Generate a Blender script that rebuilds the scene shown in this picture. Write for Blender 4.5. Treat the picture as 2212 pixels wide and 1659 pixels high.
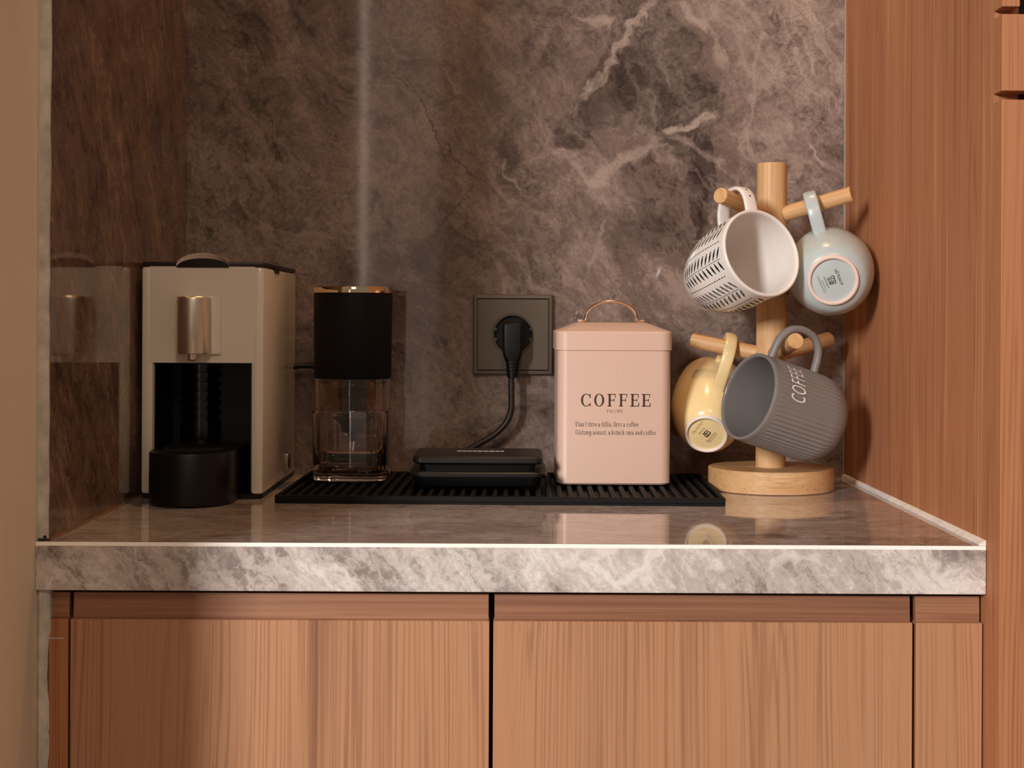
import bpy, bmesh, math, random
from mathutils import Vector, Matrix, Quaternion

for o in list(bpy.data.objects):
    bpy.data.objects.remove(o, do_unlink=True)
random.seed(7)
SC = bpy.context.scene
COL = SC.collection
PI = math.pi

# ------------------------------------------------------------------ camera
F_PX = 3300.0                 # focal length in pixels of the 2212 x 1659 frame
PPX, PPY = 1100.0, 684.0      # principal point (vanishing point of the niche)
ROLL = math.radians(0.27)
ZC = 0.86                     # height of the worktop
CAM = Vector((0.0, -1.65, ZC + 0.172))
cam_d = bpy.data.cameras.new('camera')
cam = bpy.data.objects.new('camera', cam_d)
COL.objects.link(cam)
cam_d.sensor_fit = 'HORIZONTAL'
cam_d.sensor_width = 36.0
cam_d.lens = F_PX / 2212.0 * 36.0
cam_d.shift_x = (1106.0 - PPX) / 2212.0
cam_d.shift_y = -(829.5 - PPY) / 2212.0
cam_d.clip_start = 0.02
cam.matrix_world = Matrix.Translation(CAM) @ Matrix.Rotation(PI / 2, 4, 'X') @ Matrix.Rotation(ROLL, 4, 'Z')
SC.camera = cam

# ------------------------------------------------------------------ view, world, lights
SC.view_settings.view_transform = 'Standard'
SC.view_settings.look = 'None'
SC.view_settings.exposure = 0.0
SC.view_settings.gamma = 1.0
SC.view_settings.use_curve_mapping = False
W = bpy.data.worlds.new('room_ambience')
SC.world = W
W.use_nodes = True
bg = W.node_tree.nodes['Background']
bg.inputs[0].default_value = (1.0, 0.80, 0.63, 1)
bg.inputs[1].default_value = 0.20


def area(name, loc, target, sx, sy, power, color):
    d = bpy.data.lights.new(name, 'AREA')
    d.shape = 'RECTANGLE'
    d.size, d.size_y = sx, sy
    d.energy = power
    d.color = color
    o = bpy.data.objects.new(name, d)
    COL.objects.link(o)
    o.location = loc
    o.rotation_euler = (Vector(target) - Vector(loc)).to_track_quat('-Z', 'Y').to_euler()
    return o


# daylight from a window of the room, to the left behind the camera
area('window_daylight', (-2.02, -4.0, ZC + 1.20), (0.1, -0.2, ZC), 0.55, 0.8, 168.0, (1.0, 0.975, 0.955))
# a narrow gap of light (curtain gap of the same room)
area('curtain_gap_light', (-0.56, -4.2, 1.25), (-0.16, 0.0, ZC + 0.2), 0.018, 2.4, 0.80, (1.0, 0.76, 0.64))
area('curtain_glow_light', (-0.41, -4.2, 1.25), (-0.1, 0.0, ZC + 0.2), 0.27, 2.4, 1.2, (1.0, 0.80, 0.70))
# warm fill light added high behind the camera to brighten the machine front
area('added_warm_fill', (0.15, -2.5, 2.40), (-0.25, -0.2, ZC), 0.5, 0.5, 9.0, (1.0, 0.80, 0.60))
# warm recessed ceiling lamp over the niche
d = bpy.data.lights.new('ceiling_spot', 'SPOT')
d.energy = 17.0
d.color = (1.0, 0.60, 0.27)
d.spot_size = math.radians(60)
d.spot_blend = 0.6
d.shadow_soft_size = 0.05
o = bpy.data.objects.new('ceiling_spot', d)
COL.objects.link(o)
o.location = (0.10, -0.11, 2.38)
o.rotation_euler = (0, math.radians(4), 0)


# ------------------------------------------------------------------ pixel helper
def at(px, py, y):
    """world point on the plane Y = y seen at photo pixel (px, py)"""
    u, v = px - PPX, -(py - PPY)
    c, s = math.cos(ROLL), math.sin(ROLL)
    u, v = u * c - v * s, u * s + v * c
    k = (y - CAM.y) / F_PX
    return Vector((u * k, y, CAM.z + v * k))


# ------------------------------------------------------------------ object helpers
def link(name, me, mat=None, parent=None):
    ob = bpy.data.objects.new(name, me)
    COL.objects.link(ob)
    if mat is not None and me is not None and len(me.materials) == 0:
        me.materials.append(mat)
    if parent is not None:
        ob.parent = parent
    return ob


def obj(name, bm, mat, parent=None, smooth=40, loc=None):
    bmesh.ops.recalc_face_normals(bm, faces=bm.faces)
    me = bpy.data.meshes.new(name)
    bm.to_mesh(me)
    bm.free()
    if smooth:
        for p in me.polygons:
            p.use_smooth = True
        me.set_sharp_from_angle(angle=math.radians(smooth))
    ob = link(name, me, mat, parent)
    if loc is not None:
        ob.location = loc
    return ob


def tag(ob, label, cat, group=None):
    ob['label'] = label
    ob['category'] = cat
    if group:
        ob['group'] = group
    return ob


def struct(ob):
    ob['kind'] = 'structure'
    return ob


def thing(name, label, cat, loc=(0, 0, 0), rotz=0.0, group=None):
    ob = link(name, None)
    ob.location = loc
    ob.rotation_euler = (0, 0, rotz)
    return tag(ob, label, cat, group)


def B():
    return bmesh.new()


def box(bm, lo, hi, bev=0.0, seg=2):
    t = bmesh.new()
    vs = [t.verts.new((x, y, z)) for x in (lo[0], hi[0]) for y in (lo[1], hi[1]) for z in (lo[2], hi[2])]
    for f in ((0, 1, 3, 2), (4, 6, 7, 5), (0, 4, 5, 1), (2, 3, 7, 6), (0, 2, 6, 4), (1, 5, 7, 3)):
        t.faces.new([vs[i] for i in f])
    if bev > 0:
        bmesh.ops.bevel(t, geom=list(t.edges), offset=bev, segments=seg, affect='EDGES', profile=0.5)
    merge(bm, t)
    return bm


def merge(bm, t, M=None):
    if M is not None:
        bmesh.ops.transform(t, matrix=M, verts=list(t.verts))
    mp = {}
    for v in t.verts:
        mp[v] = bm.verts.new(v.co)
    for f in t.faces:
        try:
            bm.faces.new([mp[v] for v in f.verts])
        except ValueError:
            pass
    t.free()


def lathe(bm, prof, n=64, fx=None):
    """revolve (r, z) points about Z; r == 0 becomes a pole; fx(r, z, th) may change r"""
    rows = []
    for r, z in prof:
        if r < 1e-7:
            rows.append([bm.verts.new((0, 0, z))])
        else:
            row = []
            for i in range(n):
                th = 2 * PI * i / n
                rr = fx(r, z, th) if fx else r
                row.append(bm.verts.new((rr * math.cos(th), rr * math.sin(th), z)))
            rows.append(row)
    for a, b in zip(rows[:-1], rows[1:]):
        for i in range(n):
            j = (i + 1) % n
            if len(a) == 1 and len(b) == 1:
                continue
            if len(a) == 1:
                bm.faces.new((a[0], b[i], b[j]))
            elif len(b) == 1:
                bm.faces.new((a[i], a[j], b[0]))
            else:
                bm.faces.new((a[i], a[j], b[j], b[i]))
    return bm


def spline(pts, n=10):
    """Catmull-Rom through points"""
    P = [Vector(p) for p in pts]
    P = [2 * P[0] - P[1]] + P + [2 * P[-1] - P[-2]]
    out = []
    for i in range(1, len(P) - 2):
        p0, p1, p2, p3 = P[i - 1], P[i], P[i + 1], P[i + 2]
        for k in range(n):
            t = k / n
            out.append(0.5 * ((2 * p1) + (p2 - p0) * t + (2 * p0 - 5 * p1 + 4 * p2 - p3) * t * t
                              + (3 * p1 - p0 - 3 * p2 + p3) * t ** 3))
    out.append(P[-2].copy())
    return out


def sweep(bm, path, w, t, ref=Vector((0, 1, 0)), n=16, power=2.0, caps=True, scale=None):
    """sweep a superellipse section (w along ref, t across) along a path"""
    rings = []
    N = len(path)
    for i, p in enumerate(path):
        tg = (path[min(i + 1, N - 1)] - path[max(i - 1, 0)]).normalized()
        b = (ref - tg * ref.dot(tg)).normalized()
        nn = tg.cross(b).normalized()
        s = scale(i / (N - 1)) if scale else 1.0
        ring = []
        for k in range(n):
            a = 2 * PI * k / n
            ca, sa = math.cos(a), math.sin(a)
            x = math.copysign(abs(ca) ** (2 / power), ca) * w / 2 * s
            y = math.copysign(abs(sa) ** (2 / power), sa) * t / 2 * s
            ring.append(bm.verts.new(p + b * x + nn * y))
        rings.append(ring)
    for a, b in zip(rings[:-1], rings[1:]):
        for k in range(n):
            bm.faces.new((a[k], a[(k + 1) % n], b[(k + 1) % n], b[k]))
    if caps:
        bm.faces.new(rings[0])
        bm.faces.new(list(reversed(rings[-1])))
    return bm


def prism(bm, poly, lo, hi, axis='y'):
    """extrude a polygon: axis y -> poly is (x, z); axis z -> (x, y); axis x -> (y, z)"""
    def P(a, b, c):
        return {'y': (a, c, b), 'z': (a, b, c), 'x': (c, a, b)}[axis]
    A = [bm.verts.new(P(a, b, lo)) for a, b in poly]
    Bv = [bm.verts.new(P(a, b, hi)) for a, b in poly]
    n = len(poly)
    bm.faces.new(A)
    bm.faces.new(list(reversed(Bv)))
    for i in range(n):
        bm.faces.new((A[i], Bv[i], Bv[(i + 1) % n], A[(i + 1) % n]))
    return bm


def rrect(w, h, r, seg=6, cx=0.0, cy=0.0):
    pts = []
    for (sx, sy, a0) in ((1, 1, 0), (-1, 1, 90), (-1, -1, 180), (1, -1, 270)):
        for k in range(seg + 1):
            a = math.radians(a0 + 90 * k / seg)
            pts.append((cx + sx * (w / 2 - r) + r * math.cos(a), cy + sy * (h / 2 - r) + r * math.sin(a)))
    return pts


def loft(bm, loops, cap_lo=True, cap_hi=True):
    """loops: equal-length lists of 3-D points"""
    R = [[bm.verts.new(p) for p in L] for L in loops]
    n = len(R[0])
    for a, b in zip(R[:-1], R[1:]):
        for k in range(n):
            bm.faces.new((a[k], a[(k + 1) % n], b[(k + 1) % n], b[k]))
    if cap_lo:
        bm.faces.new(list(reversed(R[0])))
    if cap_hi:
        bm.faces.new(R[-1])
    return bm


# ------------------------------------------------------------------ materials
def lin(r, g, b):
    f = lambda c: (c / 255) / 12.92 if c / 255 <= 0.04045 else ((c / 255 + 0.055) / 1.055) ** 2.4
    return (f(r), f(g), f(b), 1.0)


class NT:
    def __init__(s, name):
        s.m = bpy.data.materials.new(name)
        s.m.use_nodes = True
        s.t = s.m.node_tree
        s.b = s.t.nodes['Principled BSDF']

    def n(s, kind, **kw):
        nd = s.t.nodes.new(kind)
        for k, v in kw.items():
            if k.startswith('i_'):
                key = k[2:]
                key = int(key) if key.isdigit() else key.replace('_', ' ')
                if hasattr(v, 'is_output'):
                    s.t.links.new(v, nd.inputs[key])
                else:
                    nd.inputs[key].default_value = v
            else:
                setattr(nd, k, v)
        return nd

    def link(s, a, b):
        s.t.links.new(a, b)

    def math(s, op, a, b=None, c=None, clamp=False):
        nd = s.t.nodes.new('ShaderNodeMath')
        nd.operation = op
        nd.use_clamp = clamp
        for i, v in enumerate((a, b, c)):
            if v is None:
                continue
            if hasattr(v, 'is_output'):
                s.t.links.new(v, nd.inputs[i])
            else:
                nd.inputs[i].default_value = v
        return nd.outputs[0]

    def vmath(s, op, a, b=None):
        nd = s.t.nodes.new('ShaderNodeVectorMath')
        nd.operation = op
        for i, v in enumerate((a, b)):
            if v is None:
                continue
            if hasattr(v, 'is_output'):
                s.t.links.new(v, nd.inputs[i])
            else:
                nd.inputs[i].default_value = v
        return nd.outputs['Vector']

    def mapping(s, vec, loc=(0, 0, 0), rot=(0, 0, 0), scale=(1, 1, 1)):
        nd = s.n('ShaderNodeMapping')
        s.link(vec, nd.inputs[0])
        nd.inputs['Location'].default_value = loc
        nd.inputs['Rotation'].default_value = rot
        nd.inputs['Scale'].default_value = scale
        return nd.outputs[0]

    def noise(s, vec, scale, detail=4.0, rough=0.55, dist=0.0, out=0):
        nd = s.n('ShaderNodeTexNoise')
        s.link(vec, nd.inputs['Vector'])
        nd.inputs['Scale'].default_value = scale
        nd.inputs['Detail'].default_value = detail
        nd.inputs['Roughness'].default_value = rough
        nd.inputs['Distortion'].default_value = dist
        return nd.outputs[out]

    def ramp(s, fac, stops, interp='LINEAR'):
        nd = s.n('ShaderNodeValToRGB')
        s.link(fac, nd.inputs[0])
        cr = nd.color_ramp
        cr.interpolation = interp
        while len(cr.elements) < len(stops):
            cr.elements.new(0.5)
        for e, (p, c) in zip(cr.elements, stops):
            e.position = p
            e.color = c if len(c) == 4 else (*c, 1)
        return nd.outputs[0]

    def step(s, v, a, b, interp='SMOOTHSTEP'):
        nd = s.n('ShaderNodeMapRange', interpolation_type=interp)
        s.link(v, nd.inputs[0])
        nd.inputs[1].default_value = a
        nd.inputs[2].default_value = b
        return nd.outputs[0]

    def mix(s, fac, a, b, mode='MIX'):
        nd = s.t.nodes.new('ShaderNodeMix')
        nd.data_type = 'RGBA'
        nd.blend_type = mode
        for i, v in ((0, fac), (6, a), (7, b)):
            if hasattr(v, 'is_output'):
                s.t.links.new(v, nd.inputs[i])
            else:
                nd.inputs[i].default_value = v
        return nd.outputs[2]

    def set(s, **kw):
        for k, v in kw.items():
            inp = s.b.inputs[k.replace('_', ' ')]
            if hasattr(v, 'is_output'):
                s.t.links.new(v, inp)
            else:
                inp.default_value = v
        return s.m

    def bump(s, h, strength=0.2, dist=0.001):
        nd = s.n('ShaderNodeBump')
        nd.inputs['Strength'].default_value = strength
        nd.inputs['Distance'].default_value = dist
        s.link(h, nd.inputs['Height'])
        s.link(nd.outputs[0], s.b.inputs['Normal'])


def plain(name, rgb, rough=0.5, metal=0.0, spec=0.5, var=0.04, scale=60.0, **kw):
    """one colour with faint procedural unevenness"""
    t = NT(name)
    c = t.n('ShaderNodeTexCoord').outputs['Object']
    f = t.noise(c, scale, 3)
    col = lin(*rgb)
    dk = (col[0] * (1 - var), col[1] * (1 - var), col[2] * (1 - var), 1)
    lt = (min(1, col[0] * (1 + var)), min(1, col[1] * (1 + var)), min(1, col[2] * (1 + var)), 1)
    t.set(Base_Color=t.ramp(f, [(0.3, dk), (0.7, lt)]), Roughness=rough, Metallic=metal, **kw)
    t.b.inputs['Specular IOR Level'].default_value = spec
    return t.m


def marble(name, cols, vein, dark, rot, rough, patches=(), lines=(), web=0.6, stretch=2.6, coat=0.0,
           loc=(0, 0, 0), contrast=1.0, cracks=0.55, veins=1.0):
    """polished stone: cols = (deep, mid, light)"""
    t = NT(name)
    pos = t.n('ShaderNodeTexCoord').outputs['Object']
    # warp the coordinates so that nothing runs straight
    w1 = t.noise(pos, 7.0, 5, 0.6, out=1)
    off = t.vmath('SCALE', t.vmath('SUBTRACT', w1, (0.5, 0.5, 0.5)))
    off.node.inputs['Scale'].default_value = 0.10
    wp = t.vmath('ADD', pos, off)
    w2 = t.noise(pos, 38.0, 4, 0.6, out=1)
    off2 = t.vmath('SCALE', t.vmath('SUBTRACT', w2, (0.5, 0.5, 0.5)))
    off2.node.inputs['Scale'].default_value = 0.022
    wp2 = t.vmath('ADD', wp, off2)
    # turn first, then stretch, so that the strokes run along the turned axis
    al = t.mapping(t.mapping(wp, loc=loc, rot=rot), scale=(stretch, stretch, 1.0))
    al2 = t.mapping(t.mapping(t.vmath('ADD', pos, off2), loc=loc, rot=rot), scale=(stretch * 1.8, stretch * 1.8, 0.7))
    big = t.noise(al, 2.6, 6, 0.6, 0.5)
    mid = t.noise(al, 9.0, 8, 0.68, 0.8)
    fine = t.noise(wp2, 48.0, 9, 0.78, 0.5)
    streak = t.noise(al2, 30.0, 7, 0.7, 0.3)
    v = t.math('ADD', t.math('MULTIPLY', big, 0.30), t.math('MULTIPLY', mid, 0.30))
    v = t.math('ADD', v, t.math('MULTIPLY', fine, 0.26))
    v = t.math('ADD', v, t.math('MULTIPLY', streak, 0.26))
    lo, hi = 0.56 - 0.15 / contrast, 0.56 + 0.15 / contrast
    col = t.ramp(v, [(lo, cols[0]), (0.548, cols[1]), (0.572, cols[1]), (hi, cols[2])])
    # dark, broken-up blotches
    bl = t.noise(wp, 5.5, 7, 0.66, 1.1)
    sp = t.noise(wp2, 42.0, 6, 0.75, 1.0)
    m = t.math('MULTIPLY', t.step(bl, 0.53, 0.68), t.step(sp, 0.36, 0.56))
    col = t.mix(t.math('MULTIPLY', m, 0.80), col, dark)
    spk = t.math('MULTIPLY', t.step(sp, 0.60, 0.74), t.step(t.noise(al, 6.0, 3), 0.40, 0.60))
    col = t.mix(t.math('MULTIPLY', spk, 0.65), col, dark)
    # placed dark patches (natural inclusions): (x, z, radius_x, radius_z, angle, strength)
    sx = t.n('ShaderNodeSeparateXYZ')
    t.link(wp2, sx.inputs[0])
    X, Z = sx.outputs[0], sx.outputs[2]

    def local(x, z, ang):
        dx, dz = t.math('SUBTRACT', X, x), t.math('SUBTRACT', Z, z)
        ca, sa = math.cos(ang), math.sin(ang)
        a = t.math('ADD', t.math('MULTIPLY', dx, ca), t.math('MULTIPLY', dz, sa))
        b = t.math('ADD', t.math('MULTIPLY', dx, -sa), t.math('MULTIPLY', dz, ca))
        return a, b
    for x, z, rx, rz, ang, st, tone in patches:
        a, b = local(x, z, ang)
        a, b = t.math('DIVIDE', a, rx), t.math('DIVIDE', b, rz)
        r = t.math('SQRT', t.math('ADD', t.math('MULTIPLY', a, a), t.math('MULTIPLY', b, b)))
        k = t.math('MULTIPLY', t.step(r, 1.06, 0.86), t.math('ADD', 0.35, t.math('MULTIPLY', t.step(sp, 0.34, 0.54), 0.65)))
        col = t.mix(t.math('MULTIPLY', k, st), col, tone)
    # light veins: ridges of distorted noise
    for sc, wd, st, msk in ((2.6, 0.020, 0.34, 2.0), (6.0, 0.026, 0.26, 3.7)):
        rn = t.noise(al, sc, 5, 0.55, 0.9)
        rid = t.step(t.math('ABSOLUTE', t.math('SUBTRACT', rn, 0.5)), wd, 0.0)
        mk = t.step(t.noise(pos, msk, 2), 0.42, 0.62)
        col = t.mix(t.math('MULTIPLY', t.math('MULTIPLY', rid, mk), st * veins), col, vein)
    # soft fibrous pale web
    if web > 0:
        for sc, amt in ((13.0, 0.55), (36.0, 0.45)):
            rn = t.noise(wp2, sc, 9, 0.62, 0.6)
            rn.node.noise_type = 'FBM'
            rid = t.math('POWER', t.math('SUBTRACT', 1.0, t.math('MULTIPLY', t.math('ABSOLUTE', t.math('SUBTRACT', rn, 0.5)), 7.0), clamp=True), 2.0)
            mk = t.step(t.noise(pos, 4.0, 4), 0.36, 0.64)
            gr_ = t.step(t.noise(pos, 240.0, 3, 0.7), 0.3, 0.62)
            k = t.math('MULTIPLY', t.math('MULTIPLY', rid, mk), t.math('MULTIPLY_ADD', gr_, 0.6, 0.4))
            col = t.mix(t.math('MULTIPLY', k, amt * web), col, vein)
    # grain
    gg = t.noise(pos, 330.0, 3, 0.7)
    col = t.mix(0.07, col, t.ramp(gg, [(0.35, (0.0, 0.0, 0.0, 1)), (0.65, (1, 1, 1, 1))]), 'OVERLAY')
    # hair-thin dark cracks
    rn = t.noise(al, 4.6, 4, 0.5, 0.6)
    rid = t.step(t.math('ABSOLUTE', t.math('SUBTRACT', rn, 0.53)), 0.0032, 0.0)
    mk = t.step(t.noise(pos, 6.0, 2), 0.47, 0.6)
    col = t.mix(t.math('MULTIPLY', t.math('MULTIPLY', rid, mk), cracks), col, dark)
    # placed veins / cracks: (x0, z0, x1, z1, width, strength, colour)
    for x0, z0, x1, z1, wd, st, tone in lines:
        ln = math.hypot(x1 - x0, z1 - z0)
        a, b = local((x0 + x1) / 2, (z0 + z1) / 2, math.atan2(z1 - z0, x1 - x0))
        k = t.math('MULTIPLY', t.step(t.math('ABSOLUTE', b), wd, wd * 0.25),
                   t.step(t.math('ABSOLUTE', a), ln * 0.5, ln * 0.36))
        k = t.math('MULTIPLY', k, t.math('ADD', 0.45, t.math('MULTIPLY', t.step(fine, 0.4, 0.56), 0.55)))
        col = t.mix(t.math('MULTIPLY', k, st), col, tone)
    # small pale flecks
    vo = t.n('ShaderNodeTexVoronoi', feature='F1')
    t.link(wp2, vo.inputs['Vector'])
    vo.inputs['Scale'].default_value = 30.0
    fl = t.math('MULTIPLY', t.step(vo.outputs['Distance'], 0.10, 0.05), t.step(t.noise(pos, 9.0, 2), 0.60, 0.68))
    col = t.mix(t.math('MULTIPLY', fl, 0.6), col, vein)
    t.set(Base_Color=col, Roughness=rough)
    t.b.inputs['Specular IOR Level'].default_value = 0.5
    t.b.inputs['Coat Weight'].default_value = coat
    t.b.inputs['Coat Roughness'].default_value = rough * 0.4
    return t.m


def wood(name, cols, axis='z', rough=0.42, fine=1.0, bands=1.0, seed=0.0, figure=1.0, spec=0.4):
    """straight-grained veneer; cols = (dark line, mid, light)"""
    t = NT(name)
    pos = t.n('ShaderNodeTexCoord').outputs['Object']
    oi = t.n('ShaderNodeObjectInfo').outputs['Random']
    cb = t.n('ShaderNodeCombineXYZ')
    for i in range(3):
        t.link(t.math('MULTIPLY_ADD', oi, (3.1, 5.7, 7.3)[i], seed), cb.inputs[i])
    p = t.vmath('ADD', pos, cb.outputs[0])
    k = {'x': (0.035, 1, 1), 'y': (1, 0.035, 1), 'z': (1, 1, 0.035)}[axis]
    k2 = {'x': (0.10, 1, 1), 'y': (1, 0.10, 1), 'z': (1, 1, 0.10)}[axis]
    a = t.mapping(p, scale=k)
    a2 = t.mapping(p, scale=k2)
    k3 = {'x': (0.008, 1, 1), 'y': (1, 0.008, 1), 'z': (1, 1, 0.008)}[axis]
    a3 = t.mapping(p, scale=k3)
    broad = t.noise(a2, 5.5 * bands, 3, 0.5, 0.3)
    band = t.noise(a, 26.0 * bands, 4, 0.55, 0.15)
    lines = t.noise(a3, 260.0 * fine, 4, 0.6, 0.05)
    pores = t.noise(a3, 900.0 * fine, 3, 0.6)
    # growth rings: thin darker lines a few millimetres apart, opening into arches
    sp_ = t.n('ShaderNodeSeparateXYZ')
    t.link(p, sp_.inputs[0])
    ac = [sp_.outputs[i] for i, q in enumerate('xyz') if q != axis]
    u = t.math('ADD', ac[0], ac[1])
    wob = t.math('SUBTRACT', t.noise(a2, 6.0 * bands, 3, 0.5, 0.2), 0.5)
    u = t.math('ADD', u, t.math('MULTIPLY', wob, 0.10 * figure / bands))
    u = t.math('ADD', u, t.math('MULTIPLY', t.noise(a3, 55.0 * bands, 3, 0.6), 0.030))
    ph = t.math('MULTIPLY', u, 2 * PI / (0.0046 / fine))
    ring = t.math('POWER', t.math('MULTIPLY_ADD', t.math('SINE', ph), 0.5, 0.5), 3.0)
    ring = t.math('MULTIPLY', ring, t.step(t.noise(a, 34.0 * bands, 3), 0.36, 0.62))
    v = t.math('ADD', t.math('MULTIPLY', broad, 0.34), t.math('MULTIPLY', band, 0.40))
    v = t.math('ADD', v, t.math('MULTIPLY', lines, 0.26))
    col = t.ramp(v, [(0.35, cols[0]), (0.46, cols[1]), (0.54, cols[1]), (0.64, cols[2])])
    dk = tuple(c * 0.6 for c in cols[0][:3]) + (1,)
    col = t.mix(t.math('MULTIPLY', ring, 0.50), col, cols[0])
    col = t.mix(t.math('MULTIPLY', t.step(lines, 0.56, 0.72), 0.35), col, cols[0])
    col = t.mix(t.math('MULTIPLY', t.step(pores, 0.62, 0.76), 0.22), col, dk)
    t.set(Base_Color=col, Roughness=rough)
    t.b.inputs['Specular IOR Level'].default_value = spec
    t.bump(t.math('ADD', lines, pores), 0.10, 0.0004)
    return t.m


M = {}
ST_D, ST_M, ST_L = lin(64, 51, 46), lin(110, 91, 83), lin(148, 127, 117)
ST_V = lin(186, 164, 150)
ST_K = lin(38, 27, 24)


def wp(px, py):
    p = at(px, py, 0.0)
    return p.x, p.z


def pline(x0, y0, x1, y1, w, s, tone):
    a, b = wp(x0, y0), wp(x1, y1)
    return (a[0], a[1], b[0], b[1], w, s, tone)


def ppatch(x, y, rx, rz, ang, s, tone):
    a = wp(x, y)
    return (a[0], a[1], rx, rz, math.radians(ang), s, tone)


BROWN_G = lin(98, 88, 76)
M['stone_back'] = marble(
    'taupe_marble_backsplash', (ST_D, ST_M, ST_L), ST_V, ST_K, (0, math.radians(33), 0), 0.05,
    patches=[ppatch(1405, 150, 0.040, 0.075, 18, 0.72, ST_K), ppatch(1335, 190, 0.026, 0.040, -20, 0.55, ST_K),
             ppatch(1480, 260, 0.036, 0.048, 10, 0.70, ST_K), ppatch(1510, 350, 0.018, 0.055, 12, 0.62, ST_K),
             ppatch(1505, 445, 0.014, 0.040, 8, 0.65, ST_K), ppatch(1270, 260, 0.016, 0.026, -35, 0.6, ST_K),
             ppatch(1180, 100, 0.030, 0.030, 0, 0.35, ST_K), ppatch(1135, 370, 0.022, 0.050, 15, 0.45, ST_K),
             ppatch(440, 330, 0.05, 0.12, 15, 0.32, ST_K), ppatch(590, 250, 0.02, 0.14, 14, 0.40, ST_K),
             ppatch(820, 480, 0.022, 0.030, 0, 0.42, lin(70, 56, 58)), ppatch(980, 560, 0.05, 0.03, -15, 0.40, ST_K),
             ppatch(1000, 160, 0.09, 0.06, -35, 0.30, BROWN_G), ppatch(1150, 560, 0.02, 0.05, 25, 0.40, ST_K),
             ppatch(1350, 500, 0.05, 0.03, 10, 0.28, ST_K), ppatch(1080, 930, 0.06, 0.05, 20, 0.30, ST_K)],
    lines=[pline(1270, 240, 1410, 20, 0.006, 0.65, ST_V), pline(1450, 20, 1540, 150, 0.008, 0.50, ST_V),
           pline(1430, 285, 1535, 240, 0.007, 0.75, ST_V), pline(1270, 390, 1440, 285, 0.010, 0.50, ST_V),
           pline(1250, 30, 1330, 90, 0.006, 0.45, ST_V), pline(1440, 290, 1580, 380, 0.006, 0.35, ST_V),
           pline(1615, 30, 1640, 360, 0.003, 0.40, ST_V), pline(1755, 290, 1800, 390, 0.003, 0.55, ST_V),
           pline(1110, 470, 1175, 620, 0.011, 0.50, ST_L), pline(870, 160, 990, 390, 0.0015, 0.75, ST_K),
           pline(940, 290, 1060, 400, 0.0012, 0.6, ST_K), pline(950, 500, 1045, 400, 0.0014, 0.75, ST_K),
           pline(780, 430, 870, 480, 0.004, 0.5, ST_K), pline(560, 180, 620, 390, 0.0016, 0.6, ST_K),
           pline(490, 50, 580, 160, 0.002, 0.5, ST_K), pline(940, 150, 1020, 205, 0.0014, 0.5, ST_V),
           pline(690, 300, 740, 410, 0.004, 0.45, ST_L), pline(1105, 330, 1135, 410, 0.003, 0.6, ST_V),
           pline(800, 200, 1010, 480, 0.020, 0.35, ST_L), pline(1255, 620, 1330, 480, 0.004, 0.3, ST_V)],
    web=0.85, stretch=2.6, contrast=1.7)
M['stone_side'] = marble('taupe_marble_side', (lin(58, 42, 34), lin(112, 86, 70), lin(158, 128, 108)), ST_V, ST_K,
                         (math.radians(-38), 0, 0), 0.06, web=0.25, stretch=5.0, loc=(0.4, 0.2, 0.3), contrast=1.7, veins=0.25, cracks=0.8)
M['stone_top'] = marble('grey_marble_worktop', (lin(104, 88, 82), lin(164, 146, 138), lin(198, 182, 174)), lin(226, 216, 210),
                        lin(62, 50, 48), (0, math.radians(90), 0), 0.045, web=0.7, stretch=3.2, contrast=1.5,
                        loc=(0.15, 0.6, 0.1), cracks=0.4)
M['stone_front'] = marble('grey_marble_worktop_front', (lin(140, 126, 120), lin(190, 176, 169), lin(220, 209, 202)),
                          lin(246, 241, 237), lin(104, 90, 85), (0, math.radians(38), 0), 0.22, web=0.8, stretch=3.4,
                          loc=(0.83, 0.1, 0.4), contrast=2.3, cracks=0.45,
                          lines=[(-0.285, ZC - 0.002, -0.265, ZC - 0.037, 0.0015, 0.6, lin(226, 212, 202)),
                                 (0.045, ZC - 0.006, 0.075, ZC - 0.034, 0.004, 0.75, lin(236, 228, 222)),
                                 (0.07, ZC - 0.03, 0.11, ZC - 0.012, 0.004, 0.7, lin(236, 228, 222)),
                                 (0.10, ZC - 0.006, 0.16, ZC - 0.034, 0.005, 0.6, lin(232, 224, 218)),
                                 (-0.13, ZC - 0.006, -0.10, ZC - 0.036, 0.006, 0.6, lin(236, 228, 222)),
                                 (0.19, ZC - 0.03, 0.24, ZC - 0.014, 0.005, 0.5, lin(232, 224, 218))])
M['stone_edge'] = plain('polished_stone_arris', (250, 244, 238), 0.25)
M['sealant'] = plain('white_sealant', (236, 227, 220), 0.5, var=0.12, scale=90)
M['sealant_warm'] = plain('beige_sealant', (128, 92, 64), 0.6, var=0.15, scale=90)
M['paint'] = plain('cream_wall_paint', (236, 219, 196), 0.75, var=0.03, scale=14)
M['plaster'] = plain('grey_plaster_edge', (206, 197, 186), 0.8, var=0.22, scale=70)
M['joint'] = plain('grey_joint', (158, 144, 134), 0.6)
M['ceil'] = plain('ceiling_paint', (200, 185, 165), 0.85)
M['floor'] = plain('floor_tile', (120, 98, 82), 0.4)
TK = (lin(128, 84, 60), lin(184, 134, 99), lin(206, 159, 120))
M['teak'] = wood('teak_veneer_upright', TK, 'z', seed=1.3)
M['teak_h'] = wood('teak_veneer_level', (lin(118, 76, 55), lin(160, 112, 83), lin(184, 134, 102)), 'x', seed=4.1, figure=0.6)
M['teak_red'] = wood('teak_veneer_side', (lin(116, 66, 44), lin(180, 120, 84), lin(208, 152, 106)), 'z', seed=2.6, bands=1.3, spec=0.12, rough=0.6)
M['carcass'] = plain('dark_cabinet_inside', (34, 20, 16), 0.8)
BE = (lin(164, 114, 68), lin(212, 168, 118), lin(230, 194, 148))
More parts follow.
